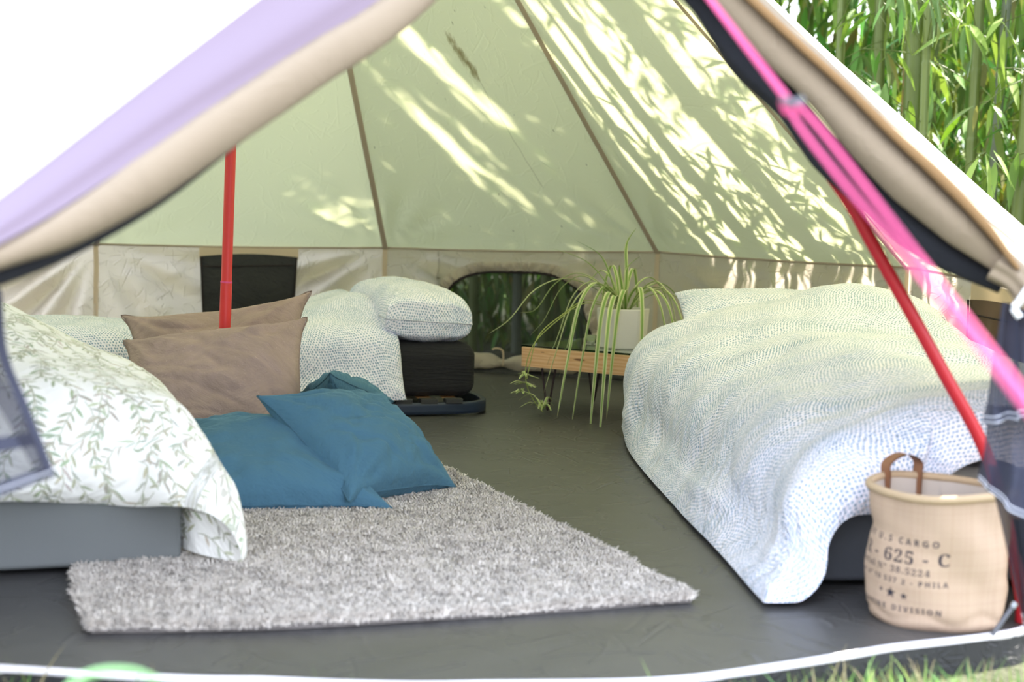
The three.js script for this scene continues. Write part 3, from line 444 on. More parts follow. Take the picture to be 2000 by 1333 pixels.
// quilt settled over a box-shaped support (half sizes hx, hz; its top is top(x, z)) by relaxing a net of points under gravity
function duvetGeo({ hx, hz, top, s0, s1, t0, t1, th = 0.05, r = 0.06, d = 0.022, steps = 150, extra = 1.012, bend = 0.25, puff = 0.4, floor = 0.01, seed = 1, pf = 2.6 }) {
  const nx = Math.round((s1 - s0) / d), nz = Math.round(((typeof t1 === 'function' ? t1(0) : t1) - t0) / d), w = nx + 1, n = w * (nz + 1), P = new Float64Array(n * 3), O = new Float64Array(n * 3), dx = (s1 - s0) / nx, TM = typeof t1 === 'function' ? t1 : () => t1, RS = (i) => s0 + i * dx, RT = (i, j) => t0 + (j / nz) * (TM(RS(i)) - t0);
  const H = (x, z) => { const e = Math.min(hx - Math.abs(x), hz - Math.abs(z)), q = e < r ? r - Math.sqrt(Math.max(0, r * r - (r - Math.max(0, e)) ** 2)) : 0; return top(x, z) - q; };
  for (let j = 0; j <= nz; j++) for (let i = 0; i <= nx; i++) {
    const s = RS(i), t = RT(i, j), x = clamp(s, -hx, hx), z = clamp(t, -hz, hz), os = s - x, ot = t - z, k = (j * w + i) * 3, dd = Math.hypot(os, ot);
    P[k] = x + os * 0.45; P[k + 2] = z + ot * 0.45; P[k + 1] = Math.max(floor, H(x, z) + 0.015 + 0.006 * fbm(s * 4 + seed, t * 4, 1, 2) - dd * 0.85);
  }
  O.set(P);
  const C2 = []; const add = (i, j, i2, j2, k) => { if (i2 < 0 || i2 > nx || j2 > nz) return; C2.push([(j * w + i) * 3, (j2 * w + i2) * 3, Math.hypot(RS(i2) - RS(i), RT(i2, j2) - RT(i, j)) * extra, k]); };
  for (let j = 0; j <= nz; j++) for (let i = 0; i <= nx; i++) { add(i, j, i + 1, j, 1); add(i, j, i, j + 1, 1); add(i, j, i + 1, j + 1, 0.5); add(i, j, i - 1, j + 1, 0.5); add(i, j, i + 2, j, bend); add(i, j, i, j + 2, bend); add(i, j, i + 4, j, bend * 0.5); add(i, j, i, j + 4, bend * 0.5); }
  for (let it = 0; it < steps; it++) {
    for (let k = 0; k < n * 3; k += 3) for (let c = 0; c < 3; c++) { const v = (P[k + c] - O[k + c]) * 0.93; O[k + c] = P[k + c]; P[k + c] += v - (c === 1 ? 0.0004 : 0); }
    for (let q = 0; q < 12; q++) for (const [a, b, l, k] of C2) { const x = P[b] - P[a], y = P[b + 1] - P[a + 1], z = P[b + 2] - P[a + 2], m = Math.hypot(x, y, z) || 1e-6; if (k < 0.5 && m > l) continue; const f = (0.5 * k * (m - l)) / m; P[a] += x * f; P[a + 1] += y * f; P[a + 2] += z * f; P[b] -= x * f; P[b + 1] -= y * f; P[b + 2] -= z * f; }
    for (let j = 0; j <= nz; j++) for (let i = 0; i <= nx; i++) { const s = RS(i), t = RT(i, j), g = sm(0.0, 0.12, Math.min(hx - Math.abs(s), hz - Math.abs(t))) * 0.25; if (g > 0) { const k = (j * w + i) * 3; P[k] += (s - P[k]) * g; P[k + 2] += (t - P[k + 2]) * g; } }
    for (let k = 0; k < n * 3; k += 3) {
      const x = P[k], y = P[k + 1], z = P[k + 2], a = hx - Math.abs(x), b = hz - Math.abs(z); let hit = 0;
      if (y < floor) { P[k + 1] = floor; hit = 1; }
      if (a > 0 && b > 0) { const h = H(x, z), up = h - y; if (up > 0) { hit = 1; if (up < Math.min(a, b) + 0.03) P[k + 1] = h; else if (a < b) P[k] = Math.sign(x) * hx; else P[k + 2] = Math.sign(z) * hz; } }
      if (hit) { O[k] = lerp(O[k], P[k], 0.97); O[k + 2] = lerp(O[k + 2], P[k + 2], 0.97); O[k + 1] = P[k + 1]; }
    }
  }
  const cr = (a, b, c, e, t) => 0.5 * (2 * b + (c - a) * t + (2 * a - 5 * b + 4 * c - e) * t * t + (3 * b - a - 3 * c + e) * t * t * t), ck = (i, m) => Math.max(0, Math.min(m, i));
  const at = (u, v) => { const fi = u * nx, fj = v * nz, i = Math.min(nx - 1, Math.floor(fi)), j = Math.min(nz - 1, Math.floor(fj)), o = []; for (let c = 0; c < 3; c++) { const row = []; for (let q = -1; q < 3; q++) { const jj = ck(j + q, nz) * w, g = (p) => P[(jj + ck(i + p, nx)) * 3 + c]; row.push(cr(g(-1), g(0), g(1), g(2), fi - i)); } o.push(cr(...row, fj - j)); } return V(...o); };
  const mu = Math.round(nx * 2.2), mv = Math.round(nz * 2.2), E = 0.5 / nx, F = 0.5 / nz;
  const side = (k) => grid(mu, mv, (u, v) => {
    const p = at(u, v), nrm = V().crossVectors(at(u, Math.min(1, v + F)).sub(at(u, Math.max(0, v - F))), at(Math.min(1, u + E), v).sub(at(Math.max(0, u - E), v))).normalize(), s = lerp(s0, s1, u), tm = TM(s), t = lerp(t0, tm, v);
    const e = Math.min((s - s0), (s1 - s), (t - t0), (tm - t)), prof = Math.pow(clamp(e / 0.07), 0.5), thick = th * (1 + puff * fbm(s * pf + 7, t * pf, seed, 3) * 1.2);
    p.addScaledVector(nrm, k > 0 ? thick * prof : -0.003 * prof); if (p.y < 0.006) p.y = 0.006 + (k > 0 ? 0.004 * prof : 0); return [p.x, p.y, p.z, s, t];
  }, { flip: k > 0 });
  return merge([arcUV(side(1), mu, mv), side(-1)]);
}

// ---------------------------------------------------------------- left bed (foreground)
{
  const NR = V(-0.637, 0, -2.967), a = V(-0.9455, 0, 0.3256), b = V(-0.3256, 0, -0.9455), Lb = 1.9, W = 0.84, c = NR.clone().addScaledVector(a, Lb / 2).addScaledVector(b, W / 2), turn = Math.atan2(0.3256, 0.9455);
  const bed = thing('bed', 'low box bed with grey woven sides in the left foreground', 'bed', [c.x, 0, c.z], turn);
  part('base', box(Lb, 0.19, W, 0.012, 0, 0.105, 0), M.grey_weave, bed);
  part('mattress', box(Lb - 0.75, 0.08, W - 0.06, 0.03, -0.35, 0.25, 0), M.pale_weave, bed);
  for (const [x, z] of [[-0.88, -0.38], [-0.88, 0.38], [0.88, -0.38], [0.88, 0.38]]) part('foot', new THREE.CylinderGeometry(0.02, 0.018, 0.016, 12).translate(x, 0.008, z), M.black_rubber, bed);
  const dv = duvetGeo({ hx: 0.95, hz: 0.42, top: (x, z) => 0.30 + 0.14 * sm(0.95, 0.45, x) * sm(0.45, -0.2, z) - 0.02 * sm(0.7, 0.98, x), s0: -0.95, s1: 1.16, t0: -0.54, t1: 0.545, th: 0.055, r: 0.07, seed: 3 });
  dv.rotateY(turn); const q = thing('duvet', 'white duvet printed with grey-green willow leaves on the left bed', 'duvet', [c.x, 0, c.z]); part('cover', dv, M.leafy_cotton, q);
}
// ---------------------------------------------------------------- right bed
{
  const a = V(0.9950, 0, -0.0998), b = V(-0.0998, 0, -0.9950), W = 0.86, Lb = 2.02, NL = V(0.615, 0, -2.945), c = NL.clone().addScaledVector(a, W / 2).addScaledVector(b, Lb / 2), turn = 0.1;
  const bed = thing('bed', 'bed on the right with dark grey upholstered base under the dotted duvet', 'bed', [c.x, 0, c.z], turn);
  part('base', box(W, 0.165, Lb, 0.012, 0, 0.0935, 0), M.dark_weave, bed);
  part('mattress', box(W - 0.16, 0.05, Lb - 0.16, 0.02, 0.04, 0.20, 0), M.pale_weave, bed);
  part('corner_block', box(0.03, 0.07, 0.20, 0.006, -W / 2 - 0.012, 0.036, -0.84), M.pale_weave, bed, 'pale grey block at the far left corner');
  for (const [x, z] of [[-0.38, -0.94], [0.38, -0.94], [-0.38, 0.94], [0.38, 0.94]]) part('foot', new THREE.CylinderGeometry(0.02, 0.018, 0.014, 12).translate(x, 0.007, z), M.black_rubber, bed);
  const dv = duvetGeo({ hx: 0.43, hz: 1.01, top: (x, z) => 0.335 + 0.055 * sm(-0.2, -0.9, z) + 0.07 * Math.exp(-(((x - 0.20) / 0.22) ** 2) - (((z + 0.72) / 0.3) ** 2)) - 0.02 * sm(0.2, 0.9, z) + 0.012 * Math.sin(z * 9 + x * 4) * sm(-0.4, 0.5, z) - 0.05 * sm(0.2, 0.5, x) * sm(-0.3, 0.2, z) - 0.10 * sm(-0.08, -0.45, x), s0: -0.695, s1: 0.50, t0: -1.0, t1: (s) => 1.065 + 0.10 * sm(-0.42, -0.66, s), th: 0.055, r: 0.10, extra: 1.015, bend: 0.5, seed: 5 });
  dv.rotateY(turn); const q = thing('duvet', 'large white duvet with blue-grey dots spread over the right bed', 'duvet', [c.x, 0, c.z]); part('cover', dv, M.dotted_cotton, q);
  cushion('pillow', 'dotted white pillow at the head of the right bed, by the back wall', 'pillow', [[0.545, 0.36, -4.86], [1.10, 0.385, -4.80], [1.13, 0.455, -5.12], [0.545, 0.455, -5.17]], 0.10, M.dotted_cotton, { seed: 6, uvs: [0.6, 0.45], pull: 0.03 });
}
// ---------------------------------------------------------------- back bed
{
  const ang = 0.30, a = V(-Math.cos(ang), 0, Math.sin(ang)), b = V(-Math.sin(ang), 0, -Math.cos(ang)), FR = V(-0.072, 0, -5.37), Lb = 1.95, W = 0.85, c = FR.clone().addScaledVector(a, Lb / 2).addScaledVector(b, W / 2), turn = ang;
  const bed = thing('bed', 'low bed at the back with navy steel frame, wooden slats and black mattress', 'bed', [c.x, 0, c.z], turn);
  const rail = (pts) => sweep(pts, (t, th) => 0.022 / Math.max(Math.abs(Math.cos(th)), Math.abs(Math.sin(th))) * 0.92, { seg: 40, sides: 16, flat: 0.55 });
  const hx = Lb / 2, hz = W / 2, rr = 0.09;
  part('frame', merge([rail([[-hx, 0.026, hz], [0, 0.026, hz], [hx - rr, 0.026, hz], [hx - 0.03, 0.026, hz - 0.03], [hx, 0.026, hz - rr], [hx, 0.026, 0], [hx, 0.026, -hz]]), box(Lb, 0.04, 0.025, 0.006, 0, 0.026, -hz), box(0.025, 0.04, W, 0.006, -hx, 0.026, 0)]), M.navy_steel, bed);
  for (let i = 0; i < 20; i++) {
    const x = hx - 0.135 - i * 0.09;
    part('slat', grid(2, 12, (u, v) => [x + (u - 0.5) * 0.052, 0.053 + 0.012 * Math.sin(Math.PI * v), lerp(-hz + 0.02, hz - 0.012, v)]), M.slat_wood, bed);
    part('slat_holder', box(0.062, 0.018, 0.04, 0.003, x, 0.051, hz + 0.004), M.black_rubber, bed);
  }
  part('mattress', (() => { const g = new RoundedBoxGeometry(Lb - 0.06, 0.19, W - 0.06, 8, 0.05); const q = g.attributes.position; for (let i = 0; i < q.count; i++) { const x = q.getX(i), y = q.getY(i), z = q.getZ(i); if (z > 0.3) q.setZ(i, z + 0.007 * Math.sin((x * 0.7 - y) * 36 + 2 * N(x * 5, y * 9)) * (1 - Math.abs(y) / 0.1)); } g.computeVertexNormals(); g.translate(-0.01, 0.154, 0); return g; })(), M.black_sheet, bed, 'mattress in a black sheet');
  const dv = duvetGeo({ hx: 0.96, hz: hz - 0.02, top: (x, z) => 0.246 + 0.115 * sm(0.2, 0.62, x) * sm(0.5, 0.1, z), s0: -0.96, s1: 0.645, t0: -0.40, t1: hz + 0.19, th: 0.04, r: 0.045, seed: 9, floor: 0.06 });
  dv.rotateY(turn); const q = thing('duvet', 'small-dotted white duvet folded back over the low bed by the window', 'duvet', [c.x, 0, c.z]); part('cover', dv, M.dotted_cotton, q);
  const T = (x, y, z) => { const p = V(x, y, z).applyAxisAngle(V(0, 1, 0), turn).add(c); return [p.x, p.y, p.z]; };
  cushion('pillow', 'dotted pillow resting on the black mattress beside the arched window', 'pillow', [T(0.60, 0.335, hz - 0.02), T(0.915, 0.315, hz - 0.04), T(0.915, 0.335, -0.28), T(0.60, 0.36, -0.28)], 0.215, M.dotted_cotton, { seed: 13, uvs: [0.38, 0.55], pull: -0.01, wr: 0.45, pw: 0.2 });
}
// ---------------------------------------------------------------- cushions
cushion('cushion', 'brown suede cushion behind the red pole, its top edge dented', 'cushion', [[-1.16, 0.02, -4.60], [-0.62, 0.02, -4.66], [-0.65, 0.437, -4.86], [-1.22, 0.352, -4.82]], 0.19, M.brown_suede, { seed: 2, folds: 0.25, pull: 0.12, ears: 0.04, sag: (s, t) => 1 - 0.25 * Math.exp(-(((s - 0.2) / 0.25) ** 2) - (((t - 0.7) / 0.3) ** 2)) });
cushion('cushion', 'brown suede cushion in front of the red pole', 'cushion', [[-1.06, 0.02, -4.12], [-0.54, 0.03, -4.14], [-0.60, 0.388, -4.42], [-1.11, 0.312, -4.40]], 0.20, M.brown_suede, { seed: 4, folds: 0.2, pull: 0.085, ears: 0.03 });
cushion('cushion', 'teal velvet cushion lying low against the leaf-print duvet', 'cushion', [[-0.80, 0.03, -3.40], [-0.285, 0.022, -3.53], [-0.47, 0.12, -3.92], [-0.86, 0.13, -3.86]], 0.21, M.teal_velvet, { seed: 7, folds: 0.1, pull: 0.05, ears: 0.05 });
cushion('cushion', 'teal velvet cushion propped diagonally on top, corner pointing up', 'cushion', [[-0.365, 0.045, -3.50], [-0.145, 0.03, -3.80], [-0.375, 0.195, -4.06], [-0.60, 0.245, -3.70]], 0.20, M.teal_velvet, { seed: 12, folds: 0.28, pull: 0.06, ears: 0.06 });
cushion('cushion', 'teal velvet cushion half hidden behind the others beside the dotted duvet', 'cushion', [[-0.49, 0.262, -4.14], [-0.66, 0.12, -4.46], [-0.50, 0.06, -4.76], [-0.34, 0.16, -4.40]], 0.15, M.teal_velvet, { seed: 15, folds: 0.6, pull: 0.05, ears: 0.03 });
// ---------------------------------------------------------------- rug
{
  const rug = thing('rug', 'grey-beige shaggy rug lying across the groundsheet', 'rug', [-0.2, 0, -3.2]);
  const c = [V(-0.685, 0, -2.486), V(0.345, 0, -2.80), V(-0.205, 0, -4.20), V(-0.905, 0, -3.00)]; // near left, near right, far right, near-left back
  c[3] = V(-1.06, 0, -3.62);
  const wob = (x, z) => 0.016 * N(x * 4, z * 4, 2), P = (u, v) => { const p = c[0].clone().lerp(c[1], u).lerp(c[3].clone().lerp(c[2], u), v); p.x += wob(p.x, p.z) + 0.03 * Math.sin(u * 3.1) * 0 + 0.2; p.z += wob(p.z + 9, p.x) + 3.2; p.z += 0.035 * Math.sin(Math.PI * u) * (1 - v); return p; };
  part('backing', merge([grid(40, 40, (u, v) => { const p = P(u, v); return [p.x, 0.012 + 0.004 * N(p.x * 6, p.z * 6), p.z]; }, { flip: false }), grid(40, 1, (u, v) => { const p = P(u, 0); return [p.x, 0.012 * v, p.z]; }), grid(40, 1, (u, v) => { const p = P(1, u); return [p.x, 0.012 * v, p.z]; }), grid(40, 1, (u, v) => { const p = P(0, u); return [p.x, 0.012 * v, p.z]; })]), M.rug_back, rug);
  const r = rng(21), tufts = [];
  for (let i = 0; i < 5; i++) { const a = r() * 6.28, l = 0.013 + r() * 0.005, k = 0.006 + r() * 0.008, w = 0.0030, o = [(r() - 0.5) * 0.012, (r() - 0.5) * 0.012]; tufts.push(grid(3, 3, (u, v) => { const th = u * 6.283, q = w * (1 - 0.55 * v); return [o[0] + Math.cos(a) * k * v * v + Math.cos(th) * q, l * (v - 0.25 * v * v), o[1] + Math.sin(a) * k * v * v + Math.sin(th) * q]; }, { closeU: true, flip: true })); }
  const n = 36000, im = shade(new THREE.InstancedMesh(merge(tufts), M.rug_pile, n)), m4 = new THREE.Matrix4(), qd = new THREE.Quaternion(), cc = new THREE.Color();
  for (let i = 0; i < n; i++) {
    let u = r(), v = r(); if (i < 5000) { const e = i % 4; if (e < 2) v = r() * 0.008; else if (e === 2) u = 1 - r() * 0.008; else u = r() * 0.008; }
    const p = P(u, v), s = 0.75 + r() * 0.5; qd.setFromEuler(new THREE.Euler((r() - 0.5) * 0.9, r() * 6.28, (r() - 0.5) * 0.9));
    m4.compose(V(p.x, 0.008 + 0.006 * N(p.x * 9, p.z * 9), p.z), qd, V(s, s, s)); im.setMatrixAt(i, m4);
    const t = clamp(0.5 + 0.35 * N(p.x * 14, p.z * 14, 4) + (r() - 0.5) * 0.7), d = r() < 0.12 ? 0.55 : 1; cc.setRGB(lerp(0.60, 0.92, t) * d, lerp(0.55, 0.86, t) * d, lerp(0.50, 0.79, t) * d); im.setColorAt(i, cc);
  }
  im.name = 'pile'; im.userData = { kind: 'stuff' }; rug.add(im);
}
// ---------------------------------------------------------------- table with plant
const TA = V(0.035, 0, -5.5), E1 = V(0.83, 0, 0.557), E2v = V(0.557, 0, -0.83), TT = Math.atan2(-0.557, 0.83);
const onTable = (a, b, y) => TA.clone().addScaledVector(E1, a).addScaledVector(E2v, b).setY(y);
{
  const c = onTable(0.25, 0.22, 0), t = thing('side_table', 'low pine side table with glass top and hairpin legs by the window', 'table', [c.x, 0, c.z], TT);
  part('top', box(0.50, 0.072, 0.44, 0.003, 0, 0.196, 0), M.pine, t);
  part('glass_top', box(0.502, 0.007, 0.442, 0.002, 0, 0.2362, 0), M.glass_sheet, t, 'clear glass sheet with green edge');
  for (const [x, z] of [[-0.17, 0.16], [0.17, 0.16], [-0.17, -0.16], [0.17, -0.16]]) part('leg', sweep([[x - 0.03, 0.16, z], [x - 0.003, 0.012, z], [x, 0.005, z], [x + 0.003, 0.012, z], [x + 0.03, 0.16, z]], 0.0042, { seg: 40, sides: 8, up: V(0, 0, 1) }), M.hairpin_steel, t, 'black steel hairpin leg');
  const j = onTable(0.17, 0.20, 0.2398), jar = solo('glass_jar', new THREE.LatheGeometry([[0, 0], [0.017, 0], [0.019, 0.003], [0.020, 0.028], [0.0195, 0.034], [0.018, 0.034], [0.0175, 0.004], [0, 0.004]].map(([x, y]) => new THREE.Vector2(x, y)), 24), M.jar_glass, 'tiny clear glass jar on the table left of the plant pot', 'jar'); jar.position.copy(j);
  const pc = onTable(0.318, 0.17, 0.24), pl = thing('potted_spider_plant', 'spider plant with striped arching leaves in a white six-sided pot on the table', 'plant', [pc.x, pc.y, pc.z]);
  const hex = (r0, r1, h, y0, rot) => { const pts = []; const g = new THREE.CylinderGeometry(r1, r0, h, 6, 1, true); g.translate(0, y0 + h / 2, 0); g.rotateY(rot); return g; };
  const rot = 0.95;
  part('pot', (() => { const prof = [[0.0, 0], [0.082, 0], [0.086, 0.004], [0.096, 0.138], [0.095, 0.142], [0.088, 0.142], [0.084, 0.12], [0, 0.118]]; const g = grid(72, prof.length - 1, (u, v) => { const i = Math.round(v * (prof.length - 1)), th = u * Math.PI * 2, s = ((th % (Math.PI / 3)) + Math.PI / 3) % (Math.PI / 3) - Math.PI / 6, k = Math.min(1, Math.cos(Math.PI / 6) / Math.cos(s) * 1.0), f = Math.min(k, 0.985), r = prof[i][0] * f; return [Math.cos(th + rot) * r, prof[i][1], Math.sin(th + rot) * r]; }, { closeU: true, flip: true }); return g.toNonIndexed(); })(), M.white_ceramic, pl, 'white six-sided ceramic pot');
  M.white_ceramic.flatShading = false; { const g = pl.children[0].geometry; g.deleteAttribute('normal'); g.computeVertexNormals(); }
  part('soil', new THREE.CylinderGeometry(0.082, 0.08, 0.012, 24).translate(0, 0.126, 0), M.soil, pl);
  const r = rng(31);
  const blade = (pts, w, parent, name = 'leaf') => {
    const cv = curveOf(pts), up = V(0, 0, 1), n = 22;
    return part(name, grid(6, n, (u, v) => {
      const c2 = cv.getPoint(v), d = cv.getTangent(v), s = V().crossVectors(d, V(0, 1, 0)); if (s.lengthSq() < 1e-4) s.set(1, 0, 0); s.normalize(); const nn = V().crossVectors(s, d).normalize(), q = u * 2 - 1, ww = w * Math.pow(Math.sin(Math.PI * (0.08 + 0.92 * v)), 0.45) * (v > 0.999 ? 0.05 : 1) * (1 - 0.35 * v), p = c2.addScaledVector(s, q * ww / 2).addScaledVector(nn, Math.abs(q) * ww * 0.22);
      const e = sm(0.42, 0.7, Math.abs(q)), tip = sm(0.96, 1, v); return [p.x, p.y, p.z, u, v, lerp(lerp(0.24, 0.72, e), 0.3, tip), lerp(lerp(0.40, 0.74, e), 0.2, tip), lerp(lerp(0.08, 0.42, e), 0.08, tip)];
    }, { colors: true }), M.spider_leaf, parent);
  };
  // leaves: [azimuth deg (0 = towards +x, 90 = towards the camera), reach, rise, drop at the tip, width]
  const L = [[95, 0.05, 0.30, -0.29, 0.014], [150, 0.15, 0.25, -0.22, 0.015], [168, 0.22, 0.22, -0.21, 0.016], [75, 0.05, 0.20, -0.19, 0.014], [110, 0.10, 0.17, -0.13, 0.015], [185, 0.26, 0.13, 0.02, 0.014], [176, 0.33, 0.11, 0.09, 0.014], [196, 0.22, 0.12, 0.10, 0.014],
    [150, 0.20, 0.09, 0.30, 0.017], [138, 0.22, 0.10, 0.36, 0.018], [128, 0.16, 0.09, 0.40, 0.017], [118, 0.20, 0.07, 0.42, 0.019], [96, 0.16, 0.08, 0.36, 0.018], [66, 0.17, 0.09, 0.26, 0.016], [48, 0.15, 0.09, 0.30, 0.016], [28, 0.17, 0.08, 0.18, 0.016], [12, 0.18, 0.09, 0.16, 0.016], [-5, 0.17, 0.08, 0.13, 0.016], [-25, 0.20, 0.10, 0.08, 0.015], [20, 0.15, 0.11, 0.17, 0.016], [162, 0.15, 0.10, 0.24, 0.016], [172, 0.18, 0.10, 0.20, 0.015], [108, 0.24, 0.06, 0.44, 0.018], [215, 0.14, 0.14, 0.0, 0.014], [245, 0.10, 0.16, 0.0, 0.014], [300, 0.12, 0.15, 0.02, 0.014], [335, 0.16, 0.12, 0.06, 0.015], [8, 0.21, 0.07, 0.10, 0.015]];
  for (const [az, reach, rise, drop, w] of L) {
    const a = az * Math.PI / 180 + (r() - 0.5) * 0.12, dx = Math.cos(a), dz = Math.sin(a), o = [dx * 0.015 + (r() - 0.5) * 0.02, 0.13, dz * 0.015 + (r() - 0.5) * 0.02], sw = (r() - 0.5) * 0.16, P = (f, y) => [o[0] + dx * reach * f - dz * sw * Math.max(0, f - 0.7), 0.13 + y, o[2] + dz * reach * f + dx * sw * Math.max(0, f - 0.7)];
    if (drop < 0) blade([o, P(0.25, rise * 0.45), P(0.6, rise * 0.8), P(1.15, rise)], w * 1.2, pl);
    else blade([o, P(0.3, rise * 0.75), P(0.62, rise), P(0.92, rise * 0.7 - drop * 0.08), P(1.2, -drop * 0.45), P(1.42, -drop)], w * 1.2, pl);
  }
  const plantlet = (px, py, pz, s, seed, down) => { const q = rng(seed), g = new THREE.Group(); g.name = 'plantlet'; g.position.set(px, py, pz); pl.add(g); for (let i = 0; i < 11; i++) { const a = q() * 6.28, l = s * (0.5 + 0.6 * q()), up = (down ? -0.4 : 0.35) + q() * 0.7; blade([[0, 0, 0], [Math.cos(a) * l * 0.5, l * up * 0.6, Math.sin(a) * l * 0.5], [Math.cos(a) * l, l * (up * 0.5 - 0.15), Math.sin(a) * l]], 0.011, g); } };
  const lp = (x, y, z) => [x - pc.x, y - pc.y, z - pc.z];
  part('stolon', sweep([[0, 0.13, 0], lp(0.25, 0.40, -5.38), lp(0.16, 0.345, -5.32), lp(0.075, 0.26, -5.28), lp(0.05, 0.17, -5.30), lp(0.06, 0.10, -5.32), lp(0.10, 0.03, -5.36), lp(0.115, 0.015, -5.37)], 0.0016, { seg: 80, sides: 5 }), M.stolon, pl);
  part('stolon', sweep([[0.01, 0.13, 0.01], lp(0.26, 0.41, -5.40), lp(0.17, 0.36, -5.33), lp(0.09, 0.29, -5.26), lp(0.065, 0.20, -5.27), lp(0.055, 0.14, -5.28)], 0.0016, { seg: 60, sides: 5 }), M.stolon, pl);
  plantlet(...lp(0.045, 0.155, -5.30), 0.055, 5, true); plantlet(...lp(0.045, 0.125, -5.29), 0.055, 8, true); plantlet(...lp(0.040, 0.095, -5.29), 0.06, 14, true); plantlet(...lp(0.115, 0.022, -5.37), 0.085, 9, false);
}
{ // black pouch between table and bed
  const g = new RoundedBoxGeometry(0.10, 0.27, 0.14, 6, 0.03), q = g.attributes.position; for (let i = 0; i < q.count; i++) { const y = q.getY(i); q.setX(i, q.getX(i) * (1 + 0.12 * N(y * 9, q.getZ(i) * 9)) + 0.01 * Math.sin(y * 30)); } g.computeVertexNormals();
  const p = solo('pouch', g, M.black_sheet, 'black cloth pouch wedged between table end and right bed', 'pouch'); p.position.set(0.475, 0.137, -5.16);
}
